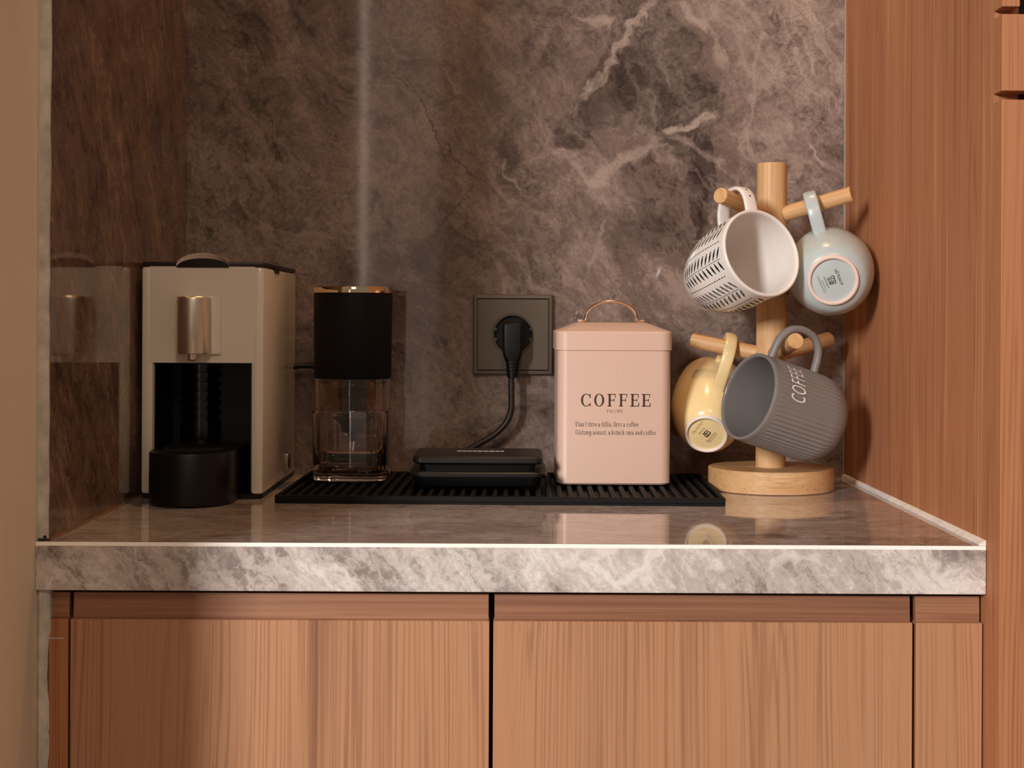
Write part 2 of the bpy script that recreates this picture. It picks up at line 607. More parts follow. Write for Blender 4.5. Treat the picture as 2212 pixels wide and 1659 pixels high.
M['beech'] = wood('pale_beech_upright', BE, 'z', seed=0.7, fine=1.2, bands=3.0, rough=0.5)
M['beech_x'] = wood('pale_beech_level', BE, 'x', seed=3.7, fine=1.2, bands=3.0, rough=0.5)
M['black'] = plain('black_plastic', (13, 12, 12), 0.40, spec=0.3)
M['black_matt'] = plain('matt_black_rubber', (14, 13, 13), 0.62, spec=0.2)
M['black_gloss'] = plain('gloss_black_plastic', (10, 9, 9), 0.16)
M['charcoal'] = plain('charcoal_plastic', (28, 24, 24), 0.40, spec=0.4)
M['cream'] = plain('gloss_cream_plastic', (236, 224, 206), 0.16, var=0.015)
M['lidbrown'] = plain('dark_brown_plastic', (40, 24, 22), 0.45)
M['silver'] = plain('satin_silver_metal', (228, 216, 200), 0.34, metal=1.0, var=0.03)
M['chrome'] = plain('polished_gold_chrome', (232, 212, 178), 0.06, metal=1.0, var=0.01)
M['rosegold'] = plain('rose_gold_metal', (246, 226, 210), 0.22, metal=1.0, var=0.02)
M['pink'] = plain('blush_pink_enamel', (216, 181, 162), 0.38, var=0.012)
M['ink'] = plain('dark_brown_print', (52, 28, 24), 0.6)
M['ink_soft'] = plain('soft_brown_print', (112, 76, 64), 0.6)
M['ink_black'] = plain('black_print', (24, 22, 22), 0.5)
M['ink_grey'] = plain('grey_print', (112, 108, 104), 0.6)
M['ink_ochre'] = plain('faded_ochre_print', (150, 118, 76), 0.6)
M['ink_white'] = plain('white_print', (236, 228, 224), 0.5)
M['bronze'] = plain('dark_bronze_metal', (100, 87, 74), 0.40, metal=0.25, var=0.05)
M['cable'] = plain('dark_brown_cable', (42, 30, 26), 0.40)
M['white_glaze'] = plain('white_glaze', (234, 227, 221), 0.20, var=0.015)
M['blue_glaze'] = plain('pale_blue_glaze', (182, 192, 192), 0.26, var=0.05, scale=25)
M['yellow_glaze'] = plain('soft_yellow_glaze', (238, 212, 158), 0.18, var=0.04, scale=25)
M['bisque'] = plain('unglazed_pinkish_clay', (226, 204, 194), 0.7, var=0.05)
M['bisque_w'] = plain('unglazed_white_clay', (232, 220, 210), 0.55, var=0.05)
M['grey_matt'] = plain('matt_warm_grey_glaze', (130, 124, 120), 0.46, var=0.03)
M['grey_gloss'] = plain('glossy_grey_glaze', (124, 119, 116), 0.14, var=0.02)


def clear(name, rgb, rough=0.0, ior=1.45):
    t = NT(name)
    c = t.n('ShaderNodeTexCoord').outputs['Object']
    f = t.noise(c, 40, 2)
    a = lin(*rgb)
    t.set(Base_Color=t.ramp(f, [(0.3, a), (0.7, tuple(min(1, k * 1.02) for k in a[:3]) + (1,))]),
          Roughness=rough, IOR=ior)
    t.b.inputs['Transmission Weight'].default_value = 1.0
    return t.m


M['acrylic'] = clear('smoky_clear_acrylic', (244, 232, 224))
M['glass'] = clear('clear_glass', (250, 248, 246), ior=1.3)

# ------------------------------------------------------------------ the niche
XL, XR = -0.349, 0.362           # inner faces of the niche
YF = -0.495                      # front of the worktop
XW = -0.3575                     # painted left wall
ZT = 2.45

struct(obj('floor', box(B(), (-2.6, -4.6, -0.03), (1.6, 0.02, 0.0)), M['floor']))
struct(obj('ceiling', box(B(), (-2.6, -1.4, ZT), (1.6, 0.02, ZT + 0.03)), M['ceil']))
struct(obj('wall_back', box(B(), (-0.56, 0.0, 0.0), (0.83, 0.06, ZT)), M['stone_back']))
struct(obj('wall_left', box(B(), (-0.50, -0.765, 0.0), (XW, 0.0, ZT), 0.003), M['paint']))
# marble cladding of the left wall: a slab whose raw plastered edge faces the room
o = struct(obj('trim_1', box(B(), (XW, -0.4875, ZC + 0.0005), (XL, -0.0005, ZT - 0.001)), M['stone_side']))
bm = B()
zs = [ZC + 0.002 + i * 0.022 for i in range(60)]
loops = []
for z in zs:
    j = random.uniform(-0.0006, 0.0006)
    loops.append([(XW, -0.4876, z), (XW, -0.4895, z), (XL - 0.0012 + j, -0.4895, z), (XL - 0.0002 + j, -0.4876, z)])
loft(bm, loops)
e = obj('plaster_edge', bm, M['plaster'], o, smooth=0)
e['label'] = 'rough grey plaster edge of the marble cladding'
# little screw hole in it
bm = B()
lathe(bm, [(0, 0), (0.0011, 0), (0.0013, 0.0004), (0, 0.0004)], 16)
p = at(97, 1160, -0.4900)
e = obj('plug_hole', bm, M['carcass'], o)
e.matrix_world = Matrix.Translation((p.x, -0.4896, p.z)) @ Matrix.Rotation(PI / 2, 4, 'X')
# grey joint between the marble and the wooden panel
struct(obj('trim_2', box(B(), (XR - 0.0013, -0.0015, ZC + 0.0045), (XR - 0.0001, -0.0002, ZT - 0.001)), M['joint']))
# sealant along the worktop
struct(obj('trim_3', prism(B(), [(XL + 0.0001, ZC + 0.0001), (XL + 0.0018, ZC + 0.0001), (XL + 0.0001, ZC + 0.0018)],
                           -0.486, -0.001, 'y'), M['sealant_warm']))
bm = B()
loops = []
N = 30
for i in range(N + 1):
    y = -0.001 + (YF + 0.003) * i / N
    w = 0.0022 + 0.0030 * (i / N) + random.uniform(-0.0002, 0.0003)
    loops.append([(XR - 0.0001, y, ZC + 0.0001), (XR - w, y, ZC + 0.0001), (XR - w, y, ZC + 0.0012),
                  (XR - 0.0012, y, ZC + 0.0038), (XR - 0.0001, y, ZC + 0.0042)])
loft(bm, loops)
struct(obj('trim_4', bm, M['sealant'], smooth=30))
# white, uneven caulk between the painted wall and the base cabinet
bm = B()
loops = []
for i in range(70):
    z = ZC - 0.0372 - i * 0.0045
    w = 0.0088 + 0.0014 * math.sin(i * 0.33) * math.exp(-i / 30) + random.uniform(-0.0005, 0.0005)
    loops.append([(XW, -0.4600, z), (XW, -0.4885, z), (XW + 0.002, -0.4912, z), (XW + w - 0.002, -0.4912, z), (XW + w, -0.4892, z), (XW + w, -0.4600, z)])
loft(bm, loops)
struct(obj('trim_5', bm, M['plaster'], smooth=30))

# ------------------------------------------------------------------ worktop
TH = 0.0365
wt = thing('worktop', 'polished grey marble worktop with a thick veined front edge', 'worktop', (0, 0, 0))
bm = B()
box(bm, (XL, YF + 0.0018, ZC - 0.0118), (XR, -0.0002, ZC))
box(bm, (XW + 0.0002, YF + 0.0018, ZC - 0.0118), (XL, -0.4885, ZC))
obj('slab', bm, M['stone_top'], wt, smooth=0)
obj('front_apron', box(B(), (XW + 0.0002, YF, ZC - TH), (XR - 0.0005, YF + 0.012, ZC - 0.0028), 0.0004, 1), M['stone_front'], wt, smooth=0)
obj('arris', prism(B(), [(YF, ZC - 0.0028), (YF + 0.0016, ZC), (YF + 0.0030, ZC), (YF + 0.0030, ZC - 0.0028)],
                   XW + 0.0002, XR - 0.0005, 'x'), M['stone_edge'], wt, smooth=0)

# ------------------------------------------------------------------ base cabinet
bc = thing('base_cabinet', 'teak base cabinet with two doors under the marble worktop', 'cabinet', (0, 0, 0))
YD = -0.489
bm = B()
zb, zt_ = 0.10, ZC - TH - 0.0005
box(bm, (-0.349, -0.466, zb), (0.3615, -0.4655, zt_))
box(bm, (-0.349, -0.466, zb), (-0.335, -0.02, zt_))
box(bm, (0.340, -0.466, zb), (0.3615, -0.02, zt_))
box(bm, (-0.335, -0.466, zb), (0.340, -0.02, zb + 0.018))
obj('body', bm, M['carcass'], bc, smooth=0)
obj('plinth', box(B(), (-0.349, -0.430, 0.0), (0.3615, -0.412, zb)), M['teak_h'], bc, smooth=0)


def front_panel(x0, x1, name, strip, ztop=None, m=M['teak']):
    """a front whose top edge is chamfered back as a finger grip"""
    ztop = ztop if ztop else ZC - 0.0592
    c = 0.0006
    bm = B()
    prism(bm, [(YD + c, zb + 0.002), (YD, zb + 0.002 + c), (YD, ztop - c), (YD + c, ztop - c * 0.3), (-0.4702, ztop - c * 0.3), (-0.4702, zb + 0.002)],
          x0, x1, 'x')
    d_ = obj(name, bm, m, bc, smooth=0)
    bm = B()
    prism(bm, [(YD + 0.0050, ztop), (YD + 0.0058, ztop + 0.0192), (-0.4702, ztop + 0.0192), (-0.4702, ztop)],
          x0 + 0.0008, x1 - 0.0006, 'x')
    g = obj(strip, bm, M['teak_h'], d_, smooth=0)
    g['label'] = 'set-back finger rail with level grain'
    return d_


front_panel(-0.3487, -0.3340, 'filler_strip', 'grip_rail', m=M['teak_red'])
front_panel(at(152, 1500, YD).x, at(1056, 1500, YD).x, 'door', 'grip_rail')
front_panel(at(1065, 1500, YD).x, at(1970, 1500, YD).x, 'door', 'grip_rail')
front_panel(at(1978, 1500, YD).x, 0.3605, 'filler_strip', 'grip_rail')
# pale joint line on the left filler
p = at(120, 1379, -0.4895)
obj('joint_line', box(B(), (-0.3495, -0.4893, p.z - 0.0004), (-0.3372, -0.4889, p.z + 0.0004)), M['plaster'], bc, smooth=0)

# ------------------------------------------------------------------ tall cabinet on the right
tc = thing('tall_cabinet', 'tall teak cabinet with flat fronts beside the worktop', 'cabinet', (0, 0, 0))
YT0, YT1 = -0.507, -0.527
obj('side_panel', box(B(), (XR, YT0, 0.0), (XR + 0.018, -0.0005, ZT - 0.001)), M['teak_red'], tc, smooth=0)
bm = B()
box(bm, (XR + 0.018, -0.40, 0.0), (0.80, -0.002, ZT - 0.001))
obj('body', bm, M['carcass'], tc, smooth=0)


def tall_front(z0, z1, name, x1=0.80, m=M['teak_red']):
    return obj(name, box(B(), (XR - 0.0006, YT1, z0), (x1, YT0 - 0.0004, z1), 0.0006, 2), m, tc, smooth=0)


tall_front(0.10, at(2180, 215, YT1).z, 'door')
tall_front(at(2180, 196, YT1).z, at(2180, 30, YT1).z, 'drawer_front')
tall_front(at(2180, 14, YT1).z, ZT - 0.003, 'stile', at(2204, 5, YT1).x)
bm = B()
box(bm, (XR + 0.018, YT0 + 0.0005, 0.10), (0.80, YT0 + 0.002, at(2180, 30, YT1).z + 0.008))
obj('backing', bm, M['carcass'], tc, smooth=0)

# ------------------------------------------------------------------ drip mat
mz = 0.0075
mat_ = thing('drip_mat', 'ribbed black rubber drip mat lying on the worktop', 'mat', (-0.006, -0.144, ZC), math.radians(-1.1))
mw, md = 0.412, 0.222
bm = B()
box(bm, (-mw / 2, -md / 2, 0.0003), (mw / 2, md / 2, 0.0024), 0.0004, 1)
obj('sheet', bm, M['black_matt'], mat_, smooth=0)
bm = B()
bw = 0.004
for lo, hi in (((-mw / 2, -md / 2, 0.0024), (mw / 2, -md / 2 + bw, mz)), ((-mw / 2, md / 2 - bw, 0.0024), (mw / 2, md / 2, mz)),
               ((-mw / 2, -md / 2 + bw, 0.0024), (-mw / 2 + bw, md / 2 - bw, mz)), ((mw / 2 - bw, -md / 2 + bw, 0.0024), (mw / 2, md / 2 - bw, mz))):
    box(bm, lo, hi, 0.0004, 1)
obj('rim', bm, M['black_matt'], mat_, smooth=0)
bm = B()
rib_l = md - 2 * bw - 0.002
prism(bm, [(-0.0026, 0.0), (-0.0022, 0.0042), (-0.0016, 0.0048), (0.0016, 0.0048), (0.0022, 0.0042), (0.0026, 0.0)], -rib_l / 2, rib_l / 2, 'y')
# a row of small beads on the top of the rib
for i in range(24):
    t = bmesh.new()
    y = -rib_l / 2 + (i + 0.5) * rib_l / 24
    vs = [t.verts.new(c) for c in ((-0.0013, y - 0.0016, 0.0048), (0.0013, y - 0.0016, 0.0048), (0.0013, y + 0.0016, 0.0048),
                                   (-0.0013, y + 0.0016, 0.0048), (0, y, 0.0053))]
    for a, b in ((0, 1), (1, 2), (2, 3), (3, 0)):
        t.faces.new((vs[a], vs[b], vs[4]))
    merge(bm, t)
rib = obj('rib', bm, M['black_matt'], mat_, smooth=0)
nr = 40
for i in range(nr):
    r_ = rib if i == 0 else rib.copy()
    if i:
        COL.objects.link(r_)
    r_.location = (-mw / 2 + bw + 0.006 + i * (mw - 2 * bw - 0.012) / (nr - 1), 0, 0.0023)

MATZ = ZC + mz          # things stand on the rim and ribs of the mat

# ------------------------------------------------------------------ capsule machine
cmx0 = at(303, 1070, -0.222).x
cmx1 = at(566, 1078, -0.227).x
CW = cmx1 - cmx0
cm = thing('coffee_machine', 'cream capsule coffee machine with a silver spout and black drip tray', 'coffee machine',
           ((cmx0 + cmx1) / 2, -0.008, ZC), 0.0)
CD = 0.214
CH = 0.2175
w2 = CW / 2
# open front: black bay
bx0 = -w2 + 0.0115
bx1 = w2 - 0.0120
bz1 = 0.1275
bm = B()
# shell built from walls round the bay
R_ = 0.0035
box(bm, (-w2, -CD, 0.0045), (bx0, 0, CH), R_)
box(bm, (bx1, -CD, 0.0045), (w2, 0, CH), R_)
box(bm, (bx0 - R_, -CD, bz1), (bx1 + R_, 0, CH), 0.0)
box(bm, (bx0 - R_, -0.010, 0.0045), (bx1 + R_, -0.0005, bz1), 0.0)
for f in bm.verts:
    pass
sh = obj('housing', bm, M['cream'], cm, smooth=30)
# dark recessed foot under the housing
obj('foot_frame', box(B(), (-w2 + 0.002, -CD + 0.004, 0.0), (w2 - 0.002, -0.002, 0.0048), 0.0008, 1), M['black'], cm, smooth=0)
# inside of the bay
bm = B()
box(bm, (bx0 - 0.0004, -CD + 0.006, 0.0048), (bx0 + 0.0012, -0.010, bz1))
box(bm, (bx1 - 0.0012, -CD + 0.006, 0.0048), (bx1 + 0.0004, -0.010, bz1))
box(bm, (bx0, -CD + 0.006, bz1 - 0.0015), (bx1, -0.010, bz1 + 0.0002))
box(bm, (bx0, -0.135, 0.0048), (bx1, -0.132, bz1))
obj('bay_lining', bm, M['black'], cm, smooth=0)
# convex rear column with grooves
ccx = at(429, 900, -0.155).x - cm.location.x
bm = B()


def column_loop(z, r):
    pts = [(ccx + r * math.cos(a), -0.136 - r * 0.9 * math.sin(a), z) for a in [PI * k / 24 for k in range(25)]]
    return pts


lv = []
gz = [0.072 + 0.0093 * k for k in range(6)]
zz = [(0.0048, 0.020)]
for g in gz:
    zz += [(g - 0.0021, 0.020), (g - 0.0017, 0.0175), (g + 0.0017, 0.0175), (g + 0.0021, 0.020)]
zz += [(bz1 - 0.0016, 0.020)]
loft(bm, [column_loop(z, r) for z, r in zz])
obj('grooved_column', bm, M['black_gloss'], cm, smooth=25)
# drip tray that bulges forward
tx0, tx1 = at(326, 1040, -0.245).x - cm.location.x, at(507, 1040, -0.245).x - cm.location.x
tcx, trx = (tx0 + tx1) / 2, (tx1 - tx0) / 2


def tray_loop(z, s=1.0, back=-CD + 0.075):
    pts = [(tcx + trx * s, back, z)]
    for k in range(25):
        a = PI * k / 24
        pts.append((tcx + trx * s * math.cos(a) , -CD - 0.022 - 0.049 * s * math.sin(a) ** 0.9, z))
    pts.append((tcx - trx * s, back, z))
    return pts


bm = B()
loft(bm, [tray_loop(0.0002, 0.97), tray_loop(0.002, 1.0), tray_loop(0.0462, 1.0), tray_loop(0.0478, 0.985)])
tr = obj('drip_tray', bm, M['black'], cm, smooth=35)
for k in range(7):
    y = -CD - 0.045 + k * 0.012
    bm = B()
    hw = trx * 0.80 * (1 - 0.3 * max(0, 3 - k) / 3)
    box(bm, (tcx - hw, y - 0.002, 0.0478), (tcx + hw, y + 0.002, 0.0492), 0.0004, 1)
    obj('grate_bar', bm, M['black_matt'], tr, smooth=0)
# silver spout: half cylinder with a flat wing on its right
p0 = at(377, 700, -0.235)
p1 = at(472, 700, -0.235)
sx0, sx1 = p0.x - cm.location.x, p1.x - cm.location.x
sz0, sz1 = at(420, 765, -0.24).z - ZC, at(420, 640, -0.24).z - ZC
swx = sx0 + (sx1 - sx0) * 0.80


def spout_loop(z, s=1.0, dy=0.0):
    c, r = (sx0 + swx) / 2, (swx - sx0) / 2
    pts = []
    pts.append((sx0 + (1 - s) * r, -CD + 0.001, z))
    for k in range(25):
        a = PI - PI * k / 24
        pts.append((c + r * s * math.cos(a), -CD - 0.004 - (0.020 * s) * math.sin(a) ** 0.8, z))
    pts.append((sx1 - (1 - s) * r * 0.4, -CD - 0.0038, z))
    pts.append((sx1 - (1 - s) * r * 0.4, -CD + 0.001, z))
    return pts


bm = B()
loft(bm, [spout_loop(sz0, 0.96), spout_loop(sz0 + 0.0012, 1.0), spout_loop(sz1 - 0.0035, 0.985), spout_loop(sz1 - 0.001, 0.96), spout_loop(sz1, 0.90)])
spo = obj('spout', bm, M['silver'], cm, smooth=35)
bm = B()
lathe(bm, [(0, 0), (0.0028, 0), (0.0040, 0.001), (0.0044, 0.004), (0.0044, 0.0075), (0, 0.0075)], 24)
nz = obj('nozzle', bm, M['silver'], spo)
nz.location = ((sx0 + swx) / 2 - 0.0005, -CD - 0.012, sz0 - 0.0062)
# lid
bm = B()
box(bm, (-w2 + 0.0006, -CD + 0.0008, CH), (w2 - 0.0006, -0.0006, CH + 0.0045), 0.0012, 2)
ld = obj('lid', bm, M['lidbrown'], cm, smooth=30)
# lens-shaped lever on the lid
lx0, lx1 = at(378, 575, -0.23).x - cm.location.x, at(492, 577, -0.23).x - cm.location.x
lc, lr = (lx0 + lx1) / 2, (lx1 - lx0) / 2


def lever(t0, h, y0, y1, zb_):
    bm = B()
    top = [(lc + lr * math.cos(PI * k / 24), zb_ + h * math.sin(PI * k / 24) ** 1.15) for k in range(25)]
    prism(bm, top, y0, y1, 'y')
    return bm


obj('lever_grip', lever(0, 0.0085, -CD - 0.0010, -CD + 0.016, CH - 0.0010), M['black_gloss'], cm, smooth=35)
bm = B()
N_ = 32
ou = [(lc + lr * math.cos(PI * k / N_), CH + 0.0005 + 0.0122 * math.sin(PI * k / N_)) for k in range(N_ + 1)]
inn = [(lc + lr * 0.97 * math.cos(PI * k / N_), CH - 0.0002 + 0.0078 * math.sin(PI * k / N_)) for k in range(N_ + 1)]
loft(bm, [[(o_[0], -CD - 0.0030, o_[1]), (o_[0], -CD + 0.022, o_[1] - 0.0005), (i_[0], -CD + 0.022, i_[1] - 0.0008), (i_[0], -CD - 0.0018, i_[1])] for o_, i_ in zip(ou, inn)])
obj('lever', bm, M['silver'], cm, smooth=40)
# right side: latch notch and power switch
bm = B()
box(bm, (w2 - 0.001, -0.150, CH - 0.0042), (w2 + 0.0006, -0.122, CH + 0.001))
obj('latch_notch', bm, M['black'], cm, smooth=0)
bm = B()
szs = at(620, 993, -0.04).z - ZC
prism(bm, rrect(0.0165, 0.0175, 0.002, 4, -0.048, szs), w2 - 0.0006, w2 + 0.0008, 'x')
sw = obj('switch_frame', bm, M['chrome'], cm, smooth=30)
bm = B()
prism(bm, rrect(0.0118, 0.0142, 0.0015, 4, -0.0488, szs), w2 - 0.0002, w2 + 0.0016, 'x')
obj('rocker', bm, M['black_gloss'], sw, smooth=30)
# power lead leaving the back of the housing, curling behind the grinder
lead = spline([(w2 - 0.012, -0.018, 0.112), (w2 + 0.002, -0.012, 0.118), (w2 + 0.016, -0.010, 0.1185), (w2 + 0.040, -0.013, 0.117),
               (w2 + 0.056, -0.013, 0.128), (w2 + 0.052, -0.011, 0.146), (w2 + 0.036, -0.009, 0.150)], 12)
bm = B()
sweep(bm, lead, 0.0058, 0.0058, Vector((0, 0, 1)), n=14)
obj('power_lead', bm, M['black'], cm)

# ------------------------------------------------------------------ coffee grinder
gy = -0.104
gp = at(761, 1035, gy)
GR = 0.0398
gr = thing('coffee_grinder', 'cordless coffee grinder, black barrel over a clear bean cup', 'coffee grinder', (gp.x, gy, MATZ + 0.0001))
zpx = lambda y: at(761, y, gy - GR).z - gr.location.z
z_top, z_blk, z_bot, z_mid = zpx(617), zpx(632), zpx(820), zpx(893)
# barrel
bm = B()
lathe(bm, [(0, z_bot), (GR * 0.955, z_bot), (GR * 0.975, z_bot + 0.001), (GR * 0.998, z_blk - 0.0008), (GR * 0.99, z_blk), (0, z_blk)], 96)
obj('barrel', bm, M['black_matt'], gr)
bm = B()
zt2 = z_top - 0.0005
lathe(bm, [(GR * 0.9, z_blk + 0.00005), (GR * 1.004, z_blk + 0.0001), (GR * 1.004, zt2 - 0.0008), (GR * 0.99, zt2), (GR * 0.955, zt2), (GR * 0.95, zt2 - 0.002)], 96)
obj('chrome_ring', bm, M['chrome'], gr)
bm = B()
lathe(bm, [(0, z_blk), (GR * 0.95, z_blk), (GR * 0.95, zt2 - 0.0015), (GR * 0.8, zt2 - 0.001), (0, zt2 - 0.0008)], 64)
obj('top_cap', bm, M['black_gloss'], gr)


def sq(z, half, r, n=10):
    return [(x, y, z) for x, y in rrect(2 * half, 2 * half, r, n)]


# upper clear chamber (round)
bm = B()
Ro, Ri = GR * 0.955, GR * 0.955 - 0.0022
lathe(bm, [(Ri, z_bot - 0.0002), (Ro, z_bot - 0.0002), (Ro * 0.99, z_mid), (Ri * 0.97, z_mid), (Ri, z_bot - 0.0002)], 72)
obj('upper_chamber', bm, M['acrylic'], gr)
# inner funnel
bm = B()
fz0, fz1 = z_mid - 0.004, z_bot - 0.004
lathe(bm, [(Ri * 0.93, fz1), (Ri * 0.95, fz1 - 0.001), (Ri * 0.80, fz1 - 0.018), (Ri * 0.50, fz0 + 0.001), (Ri * 0.47, fz0),
           (Ri * 0.45, fz0 + 0.001), (Ri * 0.77, fz1 - 0.018), (Ri * 0.92, fz1)], 64)
obj('funnel', bm, M['acrylic'], gr)
# burr and shaft
bm = B()
lathe(bm, [(0, z_mid + 0.014), (0.016, z_mid + 0.014), (0.017, z_mid + 0.022), (0.007, z_mid + 0.024), (0.007, z_bot - 0.003), (0, z_bot - 0.003)], 40)
obj('burr', bm, M['charcoal'], gr)
bm = B()
lathe(bm, [(0, z_mid - 0.033), (0.0035, z_mid - 0.033), (0.004, z_mid - 0.024), (0.011, z_mid - 0.022), (0.0125, z_mid - 0.014), (0.0195, z_mid - 0.0075),
           (0.0195, z_mid - 0.0065), (0.006, z_mid - 0.006), (0.006, z_mid + 0.0135), (0, z_mid + 0.0135)], 40)
obj('grinding_cone', bm, M['charcoal'], gr)
# lower square cup with rounded corners
bm = B()
hb = GR * 0.925
wall = 0.0026
zc0 = z_mid - 0.0006
outer = [(sq(0.0, hb - 0.002, 0.013)), sq(0.0012, hb - 0.0003, 0.014), sq(zc0 - 0.003, hb + 0.001, 0.015), sq(zc0, hb + 0.001, 0.015)]
inner = [sq(zc0, hb + 0.001 - wall, 0.0125), sq(0.012, hb - 0.0003 - wall, 0.0115), sq(0.0085, hb - 0.003 - wall, 0.010)]
loft(bm, outer + inner)
cup = obj('bean_cup', bm, M['acrylic'], gr, smooth=50)
for sx in (-1, 1):
    for k in range(3):
        bm = B()
        lathe(bm, [(0, 0.013), (0.0009, 0.013), (0.0009, zc0 - 0.006), (0, zc0 - 0.006)], 10)
        rb = obj('corner_flute', bm, M['acrylic'], cup)
        a = math.radians(18 + 27 * k)
        rb.location = (sx * (hb - 0.0185 + 0.0118 * math.cos(a)), -(hb - 0.0185 + 0.0118 * math.sin(a)), 0)
bm = B()
loft(bm, [sq(z_mid - 0.0005, hb + 0.0018, 0.0155), sq(z_mid + 0.0018, hb + 0.0018, 0.0155), sq(z_mid + 0.0018, hb - 0.004, 0.010), sq(z_mid - 0.0005, hb - 0.004, 0.010),
          sq(z_mid - 0.0005, hb + 0.0018, 0.0155)], False, False)
bmesh.ops.remove_doubles(bm, verts=list(bm.verts), dist=1e-6)
obj('screw_collar', bm, M['acrylic'], gr, smooth=50)

# ------------------------------------------------------------------ kitchen scale
ky = -0.199
k0, k1 = at(882, 1050, ky), at(1182, 1050, ky)
KW = k1.x - k0.x
KD = 0.112
ks = thing('coffee_scale', 'black two-tier coffee scale lying on the drip mat', 'scale', ((k0.x + k1.x) / 2, ky + KD / 2, MATZ + 0.0001))


def kz(y, yy):
    return at(1030, y, yy).z - ks.location.z


zb1 = kz(1021, ky)
zt0, zt1 = kz(1004, ky + 0.007), kz(986, ky + 0.007)


def kl(z, w, d_, r, cy=0.0):
    return [(x, y, z) for x, y in rrect(w, d_, r, 6, 0, cy)]


bm = B()
loft(bm, [kl(0.0025, KW - 0.016, KD - 0.010, 0.010), kl(0.0055, KW - 0.011, KD - 0.006, 0.011), kl(zb1 - 0.004, KW - 0.009, KD - 0.004, 0.011)])
obj('lower_body', bm, M['black'], ks, smooth=35)
bm = B()
loft(bm, [kl(zb1 - 0.0042, KW - 0.003, KD, 0.012), kl(zb1 - 0.003, KW, KD, 0.012), kl(zb1 - 0.0008, KW, KD, 0.012), kl(zb1, KW - 0.002, KD - 0.002, 0.012)])
tr_ = obj('tray', bm, M['charcoal'], ks, smooth=35)
for px in (916, 1118):
    p = at(px, 1016, ky + 0.008)
    bm = B()
    prism(bm, rrect(0.020, 0.003, 0.0013, 4), 0, 0.0006, 'z')
    s_ = obj('touch_key', bm, M['black_gloss'], tr_, smooth=0)
    s_.location = (p.x - ks.location.x + 0.006, -KD / 2 + 0.0045, zb1)
for sx in (-1, 1):
    for sy in (-1, 1):
        bm = B()
        lathe(bm, [(0, 0), (0.006, 0), (0.0065, 0.001), (0.0065, 0.0028), (0, 0.0028)], 24)
        ft = obj('foot', bm, M['black_matt'], ks)
        ft.location = (sx * (KW / 2 - 0.02), sy * (KD / 2 - 0.018), 0)
bm = B()
loft(bm, [kl(zb1, KW - 0.020, KD - 0.024, 0.009, 0.002), kl(zt0 + 0.0002, KW - 0.018, KD - 0.022, 0.009, 0.002)])
obj('neck', bm, M['black'], ks, smooth=35)
PW = at(1173, 995, ky + 0.007).x - at(889, 995, ky + 0.007).x
PD = 0.096
bm = B()
cyp = -KD / 2 + 0.007 + PD / 2
loft(bm, [kl(zt0, PW - 0.006, PD - 0.006, 0.007, cyp), kl(zt0 + 0.0018, PW, PD, 0.009, cyp), kl(zt1 - 0.002, PW, PD, 0.009, cyp),
          kl(zt1 - 0.0003, PW - 0.003, PD - 0.003, 0.008, cyp), kl(zt1, PW - 0.006, PD - 0.006, 0.007, cyp)])
pf = obj('platform', bm, M['charcoal'], ks, smooth=30)
# tiny pale print on the platform
bm = B()
x = -0.022
for k in range(9):
    w = random.uniform(0.003, 0.0062)
    box(bm, (x, cyp + 0.006, zt1), (x + w, cyp + 0.013, zt1 + 0.00012))
    x += w + 0.0008
pr = obj('printed_mark', bm, M['ink_white'], pf, smooth=0)
pr['label'] = 'small pale printed mark'

# ------------------------------------------------------------------ wall socket
sp_ = at(1108, 722.5, -0.006)
ws = thing('wall_socket', 'square dark bronze wall socket set in the marble', 'socket', (sp_.x, -0.0003, sp_.z))
SW = (at(1194, 722, -0.008).x - at(1022, 722, -0.008).x)


def face_loop(y, w, r):
    return [(x, y, z) for x, z in rrect(w, w * 1.01, r, 4)]


bm = B()
SI = SW * 0.90
loft(bm, [face_loop(0, SW - 0.001, 0.001), face_loop(-0.0055, SW, 0.001), face_loop(-0.0075, SW - 0.002, 0.001),
          face_loop(-0.0078, SI, 0.0006), face_loop(-0.0062, SI, 0.0006)], True, False)
obj('frame', bm, M['bronze'], ws, smooth=20)
# face with round recess
bm = B()
n = 48
SF = SW * 0.882
sqp = []
RR = 0.0213
rec = []
for k in range(n):
    a = 2 * PI * k / n + PI / 4
    ca, sa = math.cos(a), math.sin(a)
    m_ = max(abs(ca), abs(sa))
    sqp.append((ca / m_ * SF / 2, -0.0076, sa / m_ * SF / 2))
    rec.append((ca, sa))
sqb = [(x, -0.0045, z) for x, _, z in sqp]
L = [sqb, sqp, [(c * RR * 1.06, -0.0076, s * RR * 1.06) for c, s in rec], [(c * RR * 1.04, -0.0068, s * RR * 1.04) for c, s in rec],
     [(c * RR * 1.015, -0.0068, s * RR * 1.015) for c, s in rec], [(c * RR, -0.0079, s * RR) for c, s in rec], [(c * RR * 0.965, -0.0079, s * RR * 0.965) for c, s in rec],
     [(c * RR * 0.95, -0.0072, s * RR * 0.95) for c, s in rec], [(c * RR * 0.93, -0.0012, s * RR * 0.93) for c, s in rec]]
loft(bm, L, False, False)
obj('face_plate', bm, M['bronze'], ws, smooth=25)
bm = B()
lathe(bm, [(0, 0.0), (RR * 0.935, 0.0), (RR * 0.935, 0.0008), (0, 0.0008)], 48)
rc = obj('recess', bm, M['black'], ws)
rc.rotation_euler = (PI / 2, 0, 0)
rc.location = (0, -0.0004, 0)
for sx in (-1, 1):
    for zz_ in (-0.0055, 0.0055):
        bm = B()
        box(bm, (-0.0011, -0.0072, -0.0016), (0.0011, -0.0010, 0.0016), 0.0003, 1)
        cl = obj('earth_clip', bm, M['bronze'], ws, smooth=0)
        cl.location = (sx * (RR * 0.86), 0, zz_)

